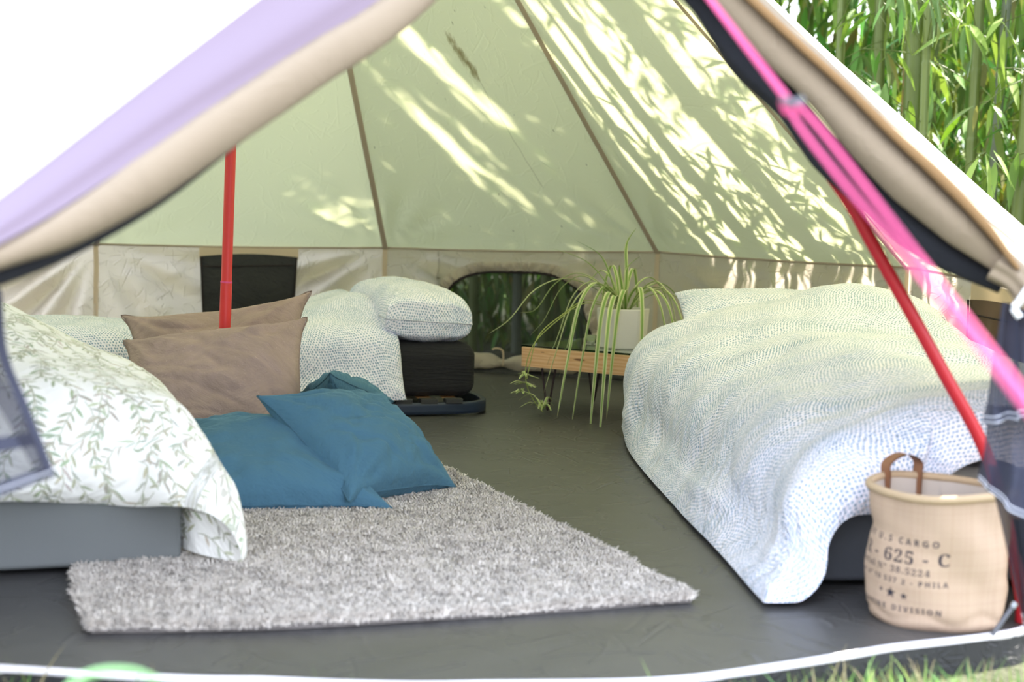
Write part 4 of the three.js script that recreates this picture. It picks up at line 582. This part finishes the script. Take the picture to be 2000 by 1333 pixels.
// ---------------------------------------------------------------- printed canvas bag
{
  const cx = 0.780, cz = -2.742, rad = 0.121, h = 0.242, bag = thing('storage_bag', 'round beige canvas storage bag with black stencil lettering by the door sill', 'bag', [cx, 0, cz]);
  const W = 2048, H = 700, per = 2 * Math.PI * rad, ppm = W / per;
  M.burlap.map = canvasTex(W, H, (x) => {
    x.fillStyle = 'rgb(188,162,140)'; x.fillRect(0, 0, W, H); const r = rng(17);
    for (let i = 0; i < W; i += 3) { x.fillStyle = `rgba(${r() < 0.5 ? '120,90,60' : '255,240,215'},${r() * 0.08})`; x.fillRect(i, 0, 2, H); } for (let j = 0; j < H; j += 3) { x.fillStyle = `rgba(${r() < 0.5 ? '120,90,60' : '255,240,215'},${r() * 0.08})`; x.fillRect(0, j, W, 2); }
    const ink = 'rgb(42,40,52)', Y = (m) => H - m / h * H, put = (s, font, right, m, sp) => { x.font = font; x.fillStyle = ink; x.textAlign = 'left'; x.textBaseline = 'middle'; let w = 0; for (const ch of s) w += x.measureText(ch).width + sp; let px = right - w; for (const ch of s) { x.fillText(ch, px, Y(m)); px += x.measureText(ch).width + sp; } };
    const R0 = 1024 + 0.020 * ppm; // right end of the widest lines
    put('BY U.S CARGO', '600 46px sans-serif', R0 - 30, 0.158, 13); put('R - 625 - C', 'bold 92px serif', R0 + 16, 0.130, 7); put('Serial N° 38.5224', 'bold 46px serif', R0 - 76, 0.106, 5); put('Order n° 10 537 2 - PHILA', '600 38px sans-serif', R0 + 12, 0.086, 7); put('1ST MARINE DIVISION', 'bold 40px sans-serif', R0 - 10, 0.036, 9);
    const star = (cx2, m, s) => { x.fillStyle = ink; x.beginPath(); for (let i = 0; i < 10; i++) { const a = -Math.PI / 2 + i * Math.PI / 5, q = i & 1 ? s * 0.42 : s; x[i ? 'lineTo' : 'moveTo'](cx2 + Math.cos(a) * q, Y(m) + Math.sin(a) * q); } x.fill(); };
    star(R0 - 330, 0.064, 14); star(R0 - 270, 0.062, 30); star(R0 - 200, 0.060, 20);
    // worn print
    for (let i = 0; i < 5000; i++) { x.fillStyle = 'rgba(188,162,140,0.5)'; x.fillRect(R0 - 700 + r() * 720, r() * H, 2, 2); }
  });
  M.burlap.bumpMap = rep(weaveTex, 22, 8); M.burlap.bumpScale = 0.0004;
  const face = Math.atan2(-cz, -cx); // direction of the door side
  const RR = (th, v) => { const d = th - face; let q = rad * (1 + 0.012 * Math.sin(th * 3) - 0.035 * sm(0.1, 0, v) + 0.02 * Math.sin(Math.PI * v)); q += 0.010 * N(th * 1.5, v * 3, 4); const cr = (v - 0.52) - 0.35 * Math.sin(d + 0.3) * 0.5; q -= 0.003 * Math.exp(-((cr / 0.06) ** 2)) * sm(-0.3, -1.0, -Math.abs(d + 0.5) - 0.2) ; q -= 0.004 * Math.exp(-(((v - 0.09 - 0.03 * Math.sin(th * 7)) / 0.03) ** 2)); return q; };
  const at = (u, v, k = 1) => { const th = face + Math.PI - u * 2 * Math.PI, q = RR(th, v) * k; return [Math.cos(th) * q, v * h - 0.0 + 0.004 * Math.sin(th * 2) * v, Math.sin(th) * q, u, v]; };
  part('body', merge([grid(120, 40, (u, v) => { const p = at(u, v); if (v < 0.03) { p[0] *= 0.94 + v * 2; p[2] *= 0.94 + v * 2; } return p; }, { closeU: false }), grid(60, 1, (u, v) => { const p = at(u, 0, 0.94 * v); p[1] = 0.003; p[3] = 0.1; p[4] = 0.95; return p; })]), M.burlap, bag);
  part('rim', (() => { const pts = []; for (let i = 0; i <= 60; i++) { const p = at((i % 60) / 60, 0.985); pts.push(V(p[0], p[1], p[2])); } return sweep(pts, (t, a) => 0.0075, { seg: 120, sides: 10, caps: false }); })(), Object.assign(new THREE.MeshStandardMaterial({ color: col(0.52, 0.38, 0.24), roughness: 0.9, bumpMap: rep(weaveTex, 20, 2), bumpScale: 0.0003 }), { name: 'burlap_rim' }), bag, 'folded canvas rim');
  part('lining', grid(80, 12, (u, v) => at(u, lerp(0.97, 0.02, v), 0.965)), M.bag_lining, bag);
  const strap = (u0, u1, hh, out) => { const a = at(u0, 0.86), b = at(u1, 0.86), m = at((u0 + u1) / 2, 1), P = (p, y, k) => V(p[0] * k, y, p[2] * k), pts = [P(a, h * 0.82, out), P(a, h * 1.0, out), P(a, h + hh * 0.6, out), V((a[0] + b[0]) / 2 * out, h + hh, (a[2] + b[2]) / 2 * out), P(b, h + hh * 0.6, out), P(b, h * 1.0, out), P(b, h * 0.82, out)]; const cv = new THREE.CatmullRomCurve3(pts, false, 'centripetal'), n = V(a[0] + b[0], 0, a[2] + b[2]).normalize(); const G = (o) => grid(4, 40, (u, v) => { const p = cv.getPoint(v), d = cv.getTangent(v), s = V().crossVectors(d, n).normalize(); p.addScaledVector(s, 0).addScaledVector(n, (u - 0.5) * 0.026).addScaledVector(s, o); return [p.x, p.y, p.z]; }); return merge([G(0.0015), G(-0.0015)]); };
  part('handle', strap(0.06, 0.165, 0.040, 0.97), Object.assign(M.leather, DS), bag, 'brown leather handle loop');
  part('handle', strap(0.70, 0.79, -0.02, 1.03), M.leather, bag, 'brown leather handle loop');
  const tg = thing('metal_toggle', 'short dark grey metal toggle leaning on the bag at the door sill', 'toggle', [0.862, 0, -2.60]);
  part('rod', tube([-0.022, 0.008, 0.004], [0.016, 0.058, -0.008], 0.0042, 12), M.grey_plastic, tg); part('cap', tube([0.014, 0.055, -0.007], [0.019, 0.063, -0.009], 0.0058, 12), M.metal, tg);
}
// ---------------------------------------------------------------- grass
{
  const r = rng(41), g = grid(2, 5, (u, v) => { const q = (u - 0.5) * 0.005 * (1 - v * 0.95); return [q, v * 0.9 - 0.15 * v * v, 0.35 * v * v + Math.abs(u - 0.5) * 0.002]; });
  const n = 9000, im = shade(new THREE.InstancedMesh(g, M.grass, n)), m4 = new THREE.Matrix4(), q = new THREE.Quaternion(), cc = new THREE.Color(); let i = 0;
  while (i < n) {
    const x = -1.6 + r() * 3.2, z = -2.45 + Math.pow(r(), 1.5) * 1.5, dx = x - C.x, dz = z - C.z, dist = Math.hypot(dx, dz), deg = Math.atan2(dx, -dz) * 180 / Math.PI; if (dist < edgeR(deg) + 0.012) continue; if (N(x * 5, z * 5) < -0.35) continue;
    const s = 0.04 + r() * 0.06 + (r() < 0.06 ? 0.05 : 0); q.setFromEuler(new THREE.Euler((r() - 0.5) * 0.7, r() * 6.28, (r() - 0.5) * 0.7)); m4.compose(V(x, -0.056, z), q, V(0.6 + r() * 0.6, s, s * (0.5 + r()))); im.setMatrixAt(i, m4);
    const t = r(); if (t < 0.25) cc.setRGB(0.45, 0.38, 0.2); else cc.setRGB(lerp(0.18, 0.36, r()), lerp(0.34, 0.55, r()), lerp(0.06, 0.16, r())); im.setColorAt(i, cc); i++;
  }
  im.name = 'grass'; im.userData = { label: 'short grass along the outside of the door sill', category: 'grass', kind: 'stuff' }; scene.add(im);
  const stalk = (lab, pts, w, c) => { const t = thing('grass_stalk', lab, 'grass'); const m = M.grass.clone(); m.color = c; m.name = 'grass_stalk'; part('blade', sweep(pts, (v) => w * (1 - 0.8 * v) + 0.0006, { seg: 30, sides: 5, flat: 0.35 }), m, t); return t; };
  stalk('tall green grass blade curling over the sill at the right', [[0.64, -0.05, -2.18], [0.642, 0.0, -2.18], [0.655, 0.03, -2.17], [0.68, 0.025, -2.16], [0.70, -0.01, -2.15]], 0.0035, col(0.30, 0.55, 0.12));
  stalk('blurred green grass stalk close to the camera at the lower left', [[-0.42, -0.05, -1.25], [-0.405, 0.15, -1.25], [-0.385, 0.27, -1.25], [-0.35, 0.318, -1.25], [-0.31, 0.325, -1.25], [-0.285, 0.317, -1.25]], 0.006, col(0.45, 0.80, 0.35));
}
// ---------------------------------------------------------------- bamboo
const leafGeo = (seed) => { const r = rng(seed), bend = 0.1 + r() * 0.25; return grid(2, 4, (u, v) => { const q = (u - 0.5) * 0.17 * Math.pow(Math.sin(Math.PI * Math.pow(clamp(v * 0.985 + 0.012), 0.75)), 0.9); return [q, -bend * v * v + Math.abs(u - 0.5) * 0.03, v]; }); };
const LG = [leafGeo(1), leafGeo(2), leafGeo(3)], LM = [M.bamboo_leaf_a, M.bamboo_leaf_b, M.bamboo_leaf_c, M.bamboo_leaf_d];
function leafPose(r, x, y, z, size) { const q = new THREE.Quaternion().setFromEuler(new THREE.Euler(0.3 + r() * 1.15, r() * 6.283, (r() - 0.5) * 0.8, 'YXZ')); return new THREE.Matrix4().compose(V(x, y, z), q, V(size * (0.85 + r() * 0.4), size, size)); }
function bamboo(x, z, rad, hgt, lean, mat, label, seed, singles, cloud, y0 = 0.75, y1 = 2.3) {
  const r = rng(seed), t = thing('bamboo_stalk', label, 'bamboo', [x, -0.055, z]);
  const prof = []; const nn = Math.round(hgt / 0.28); for (let i = 0; i < nn; i++) { const y = i * 0.28, k = rad * (1 - 0.35 * i / nn); prof.push([k, y + 0.004], [k * 0.97, y + 0.14], [k * 0.99, y + 0.262], [k * 1.10, y + 0.272], [k * 0.94, y + 0.279]); }
  const g = new THREE.LatheGeometry(prof.map(([a, b]) => new THREE.Vector2(a, b)), 12), p = g.attributes.position; for (let i = 0; i < p.count; i++) { const y = p.getY(i); p.setX(i, p.getX(i) + lean[0] * y * y * 0.1); p.setZ(i, p.getZ(i) + lean[1] * y * y * 0.1); } g.computeVertexNormals(); part('culm', g, mat, t);
  const twig = [], spots = [];
  for (let i = 0; i < (singles + cloud) / 7; i++) {
    const y = i < singles / 7 ? lerp(y0, y1, r()) : 0.4 + r() * (hgt - 0.4), a = r() * 6.283, l = 0.16 + r() * 0.38, bx = lean[0] * y * y * 0.1, bz = lean[1] * y * y * 0.1, e = [bx + Math.cos(a) * l, y + 0.10 + (r() - 0.5) * 0.25, bz + Math.sin(a) * l];
    twig.push(sweep([[bx, y, bz], [bx + Math.cos(a) * l * 0.5, y + 0.12, bz + Math.sin(a) * l * 0.5], e], 0.0022, { seg: 4, sides: 4, caps: false }));
    for (let k = 0; k < 7; k++) { const f = 0.45 + r() * 0.6; spots.push([lerp(bx, e[0], f) + (r() - 0.5) * 0.05, lerp(y + 0.08, e[1], f), lerp(bz, e[2], f) + (r() - 0.5) * 0.05, i < singles / 7]); }
  }
  if (twig.length) part('twigs', merge(twig), M.culm_green, t).userData.kind = 'stuff';
  for (const s of spots.filter((q) => q[3]).slice(0, singles)) { const m = part('leaf', LG[r() * 3 | 0], LM[r() * 4 | 0], t); leafPose(r, s[0], s[1], s[2], 0.13 + r() * 0.11).decompose(m.position, m.quaternion, m.scale); }
  const rest = spots.filter((q) => !q[3]); if (rest.length) { const im = shade(new THREE.InstancedMesh(LG[1], M.bamboo_leaf_b, rest.length)); rest.forEach((s, i) => { im.setMatrixAt(i, leafPose(r, s[0], s[1], s[2], 0.10 + r() * 0.10)); im.setColorAt(i, new THREE.Color().setRGB(0.8 + r() * 0.9, 0.8 + r() * 0.7, 0.8 + r() * 0.8)); }); im.name = 'foliage'; im.userData = { kind: 'stuff' }; t.add(im); }
  return t;
}
{
  const G = 'bamboo stalks behind the tent on the right';
  bamboo(1.60, -6.10, 0.020, 4.2, [-0.03, 0.02], M.culm_green, 'green bamboo stalk nearest the white tent edge, upper right', 101, 62, 160);
  bamboo(1.86, -6.35, 0.024, 4.5, [0.02, 0.02], M.culm_green, 'straight thick green bamboo stalk left of the grey leaning one', 102, 62, 160);
  bamboo(1.98, -6.45, 0.022, 4.4, [0.10, 0.0], M.culm_grey, 'grey-green bamboo stalk leaning to the right', 103, 62, 160);
  bamboo(2.18, -6.20, 0.022, 4.4, [-0.02, 0.02], M.culm_green, 'green bamboo stalk beside the tan one at the right picture edge', 104, 60, 160);
  bamboo(2.27, -6.60, 0.024, 4.4, [0.0, 0.0], M.culm_tan, 'tan dry bamboo stalk at the right picture edge', 105, 60, 160);
  bamboo(1.70, -6.85, 0.021, 4.4, [0.05, 0.0], M.culm_tan, 'thin tan bamboo stalk further back behind the grey leaning one', 106, 60, 200);
  bamboo(1.40, -6.75, 0.022, 4.4, [-0.04, 0.0], M.culm_green, 'dark green bamboo stalk furthest left beside the tent slope', 107, 62, 200);
  const r = rng(77); let k = 0;
  for (const [x, z, m] of [[-0.20, -7.75, 'culm_green'], [0.02, -7.9, 'culm_grey'], [0.16, -7.65, 'culm_green'], [0.34, -7.8, 'culm_grey'], [0.50, -8.1, 'culm_tan'], [0.70, -7.8, 'culm_green'], [-0.42, -8.1, 'culm_grey'], [0.24, -8.4, 'culm_green'], [0.92, -8.2, 'culm_grey']])
    bamboo(x, z, 0.020 + r() * 0.012, 3.6, [(r() - 0.5) * 0.1, (r() - 0.5) * 0.1], M[m], `${{ culm_green: 'green', culm_grey: 'blue-grey', culm_tan: 'tan' }[m]} bamboo stalk seen dimly through the arched window screen`, 200 + k++, 14, 140, 0.15, 0.75).userData.group = `${m.slice(5)} bamboo stalks seen through the window`;
  // the thicket behind: too many leaves and canes to count
  const im = shade(new THREE.InstancedMesh(LG[0], M.bamboo_leaf_b, 34000)), rr = rng(88), cc = new THREE.Color();
  for (let i = 0; i < 34000; i++) {
    const a = (-15 + rr() * 95) * Math.PI / 180, d = (a > 0.55 ? 4.2 : 3.75) + rr() * 3.2, x = C.x + d * Math.sin(a), z = C.z - d * Math.cos(a), y = 0.02 + rr() * (a > 0.55 ? 2.1 : 3.6); im.setMatrixAt(i, leafPose(rr, x, y, z, 0.12 + rr() * 0.14)); cc.setRGB(0.7 + rr() * 1.1, 0.75 + rr() * 0.8, 0.6 + rr() * 0.9); im.setColorAt(i, cc);
  }
  im.name = 'bamboo_thicket'; im.userData = { label: 'dense bamboo thicket far behind the tent', category: 'bamboo', kind: 'stuff' }; scene.add(im);
}
// ---------------------------------------------------------------- tall bamboo arching over the tent from behind right: its tops dapple the roof, extra leaves added to shade the door flap
{
  const u = V().crossVectors(SUN, V(0, 1, 0)).normalize(), w = V().crossVectors(u, SUN).normalize(), base = V(C.x, 0, C.z).addScaledVector(SUN, 5.6);
  const r = rng(55), n = 50000, im = shade(new THREE.InstancedMesh(LG[2], M.bamboo_leaf_b, n)), cc = new THREE.Color(); let i = 0;
  while (i < n) {
    const a = -3.2 + r() * 6.6, b = -2.4 + r() * 5.2, d = (r() - 0.5) * 1.1, open = sm(-0.75, -0.35, a) * sm(1.3, 0.6, b), band = sm(1.1, 1.4, a) * sm(0.12, -0.08, b), front = sm(0.9, 1.2, a) * sm(0.08, 0.25, b);
    const ns = 0.7 * N((a - 0.36) * 3.2, b * 0.18, 3) + 0.5 * N(a * 8, b * 0.3, 7), dens = sm(-0.09, 0.09, ns + 0.20 - (0.80 + 0.12 * sm(0.1, 0.6, a)) * open - 0.7 * band + front) - 0.06 * (1 - front), thin = sm(0.055, 0.025, Math.abs(N(a * 4.4 + 5, b * 0.2, 11))) * sm(-0.12, 0.1, N(a * 1.7, b * 1.3, 13)) * (1 - front); if (r() > dens * (1 - thin)) continue;
    const p = base.clone().addScaledVector(u, a).addScaledVector(w, b).addScaledVector(SUN, d), q = new THREE.Quaternion().setFromEuler(new THREE.Euler(1.3 + r() * 0.3, r() * 6.283, 0, 'YXZ')), z = 0.11 + r() * 0.10;
    im.setMatrixAt(i, new THREE.Matrix4().compose(p, q, V(z * 0.8, z, z * 2.4))); cc.setRGB(0.7 + r() * 0.9, 0.75 + r() * 0.7, 0.6 + r() * 0.8); im.setColorAt(i, cc); i++;
  }
  im.name = 'bamboo_canopy'; im.userData = { label: 'tall bamboo tops overhanging the tent roof and dappling it with shade, extra leaves added to shade the door flap', category: 'bamboo', kind: 'stuff' }; scene.add(im);
  const cg = new THREE.CylinderGeometry(0.010, 0.020, 1, 7); cg.translate(0, 0.5, 0); const canes = shade(new THREE.InstancedMesh(cg, M.culm_green, 52));
  for (let k = 0; k < 40; k++) { const a = (64 + r() * 40) * Math.PI / 180, d = 3.4 + r() * 2.6, h = 5.2 + r() * 1.6, lean = 0.12 + r() * 0.22, x = C.x + d * Math.sin(a), z = C.z - d * Math.cos(a); const dir = V(-Math.sin(a) * lean, 1, Math.cos(a) * lean).normalize(); canes.setMatrixAt(k, new THREE.Matrix4().compose(V(x, -0.06, z), new THREE.Quaternion().setFromUnitVectors(V(0, 1, 0), dir), V(1, h, 1))); }
  for (let k = 40; k < 52; k++) { const a = -0.75 + (k - 40) / 12 * 2.0 + (r() - 0.5) * 0.16, p = base.clone().addScaledVector(u, a).addScaledVector(SUN, (r() - 0.5) * 1.4), wd = 0.6 + r() * 1.2; canes.setMatrixAt(k, new THREE.Matrix4().compose(V(p.x, -0.06, p.z), new THREE.Quaternion().setFromUnitVectors(V(0, 1, 0), V((r() - 0.5) * 0.07, 1, (r() - 0.5) * 0.07).normalize()), V(wd * 1.6, 7, wd * 1.6))); }
  canes.name = 'bamboo_canes'; canes.userData = { label: 'many slender bamboo canes of the thicket behind the tent', category: 'bamboo', kind: 'stuff' }; scene.add(canes);
}
renderer.render(scene, camera);
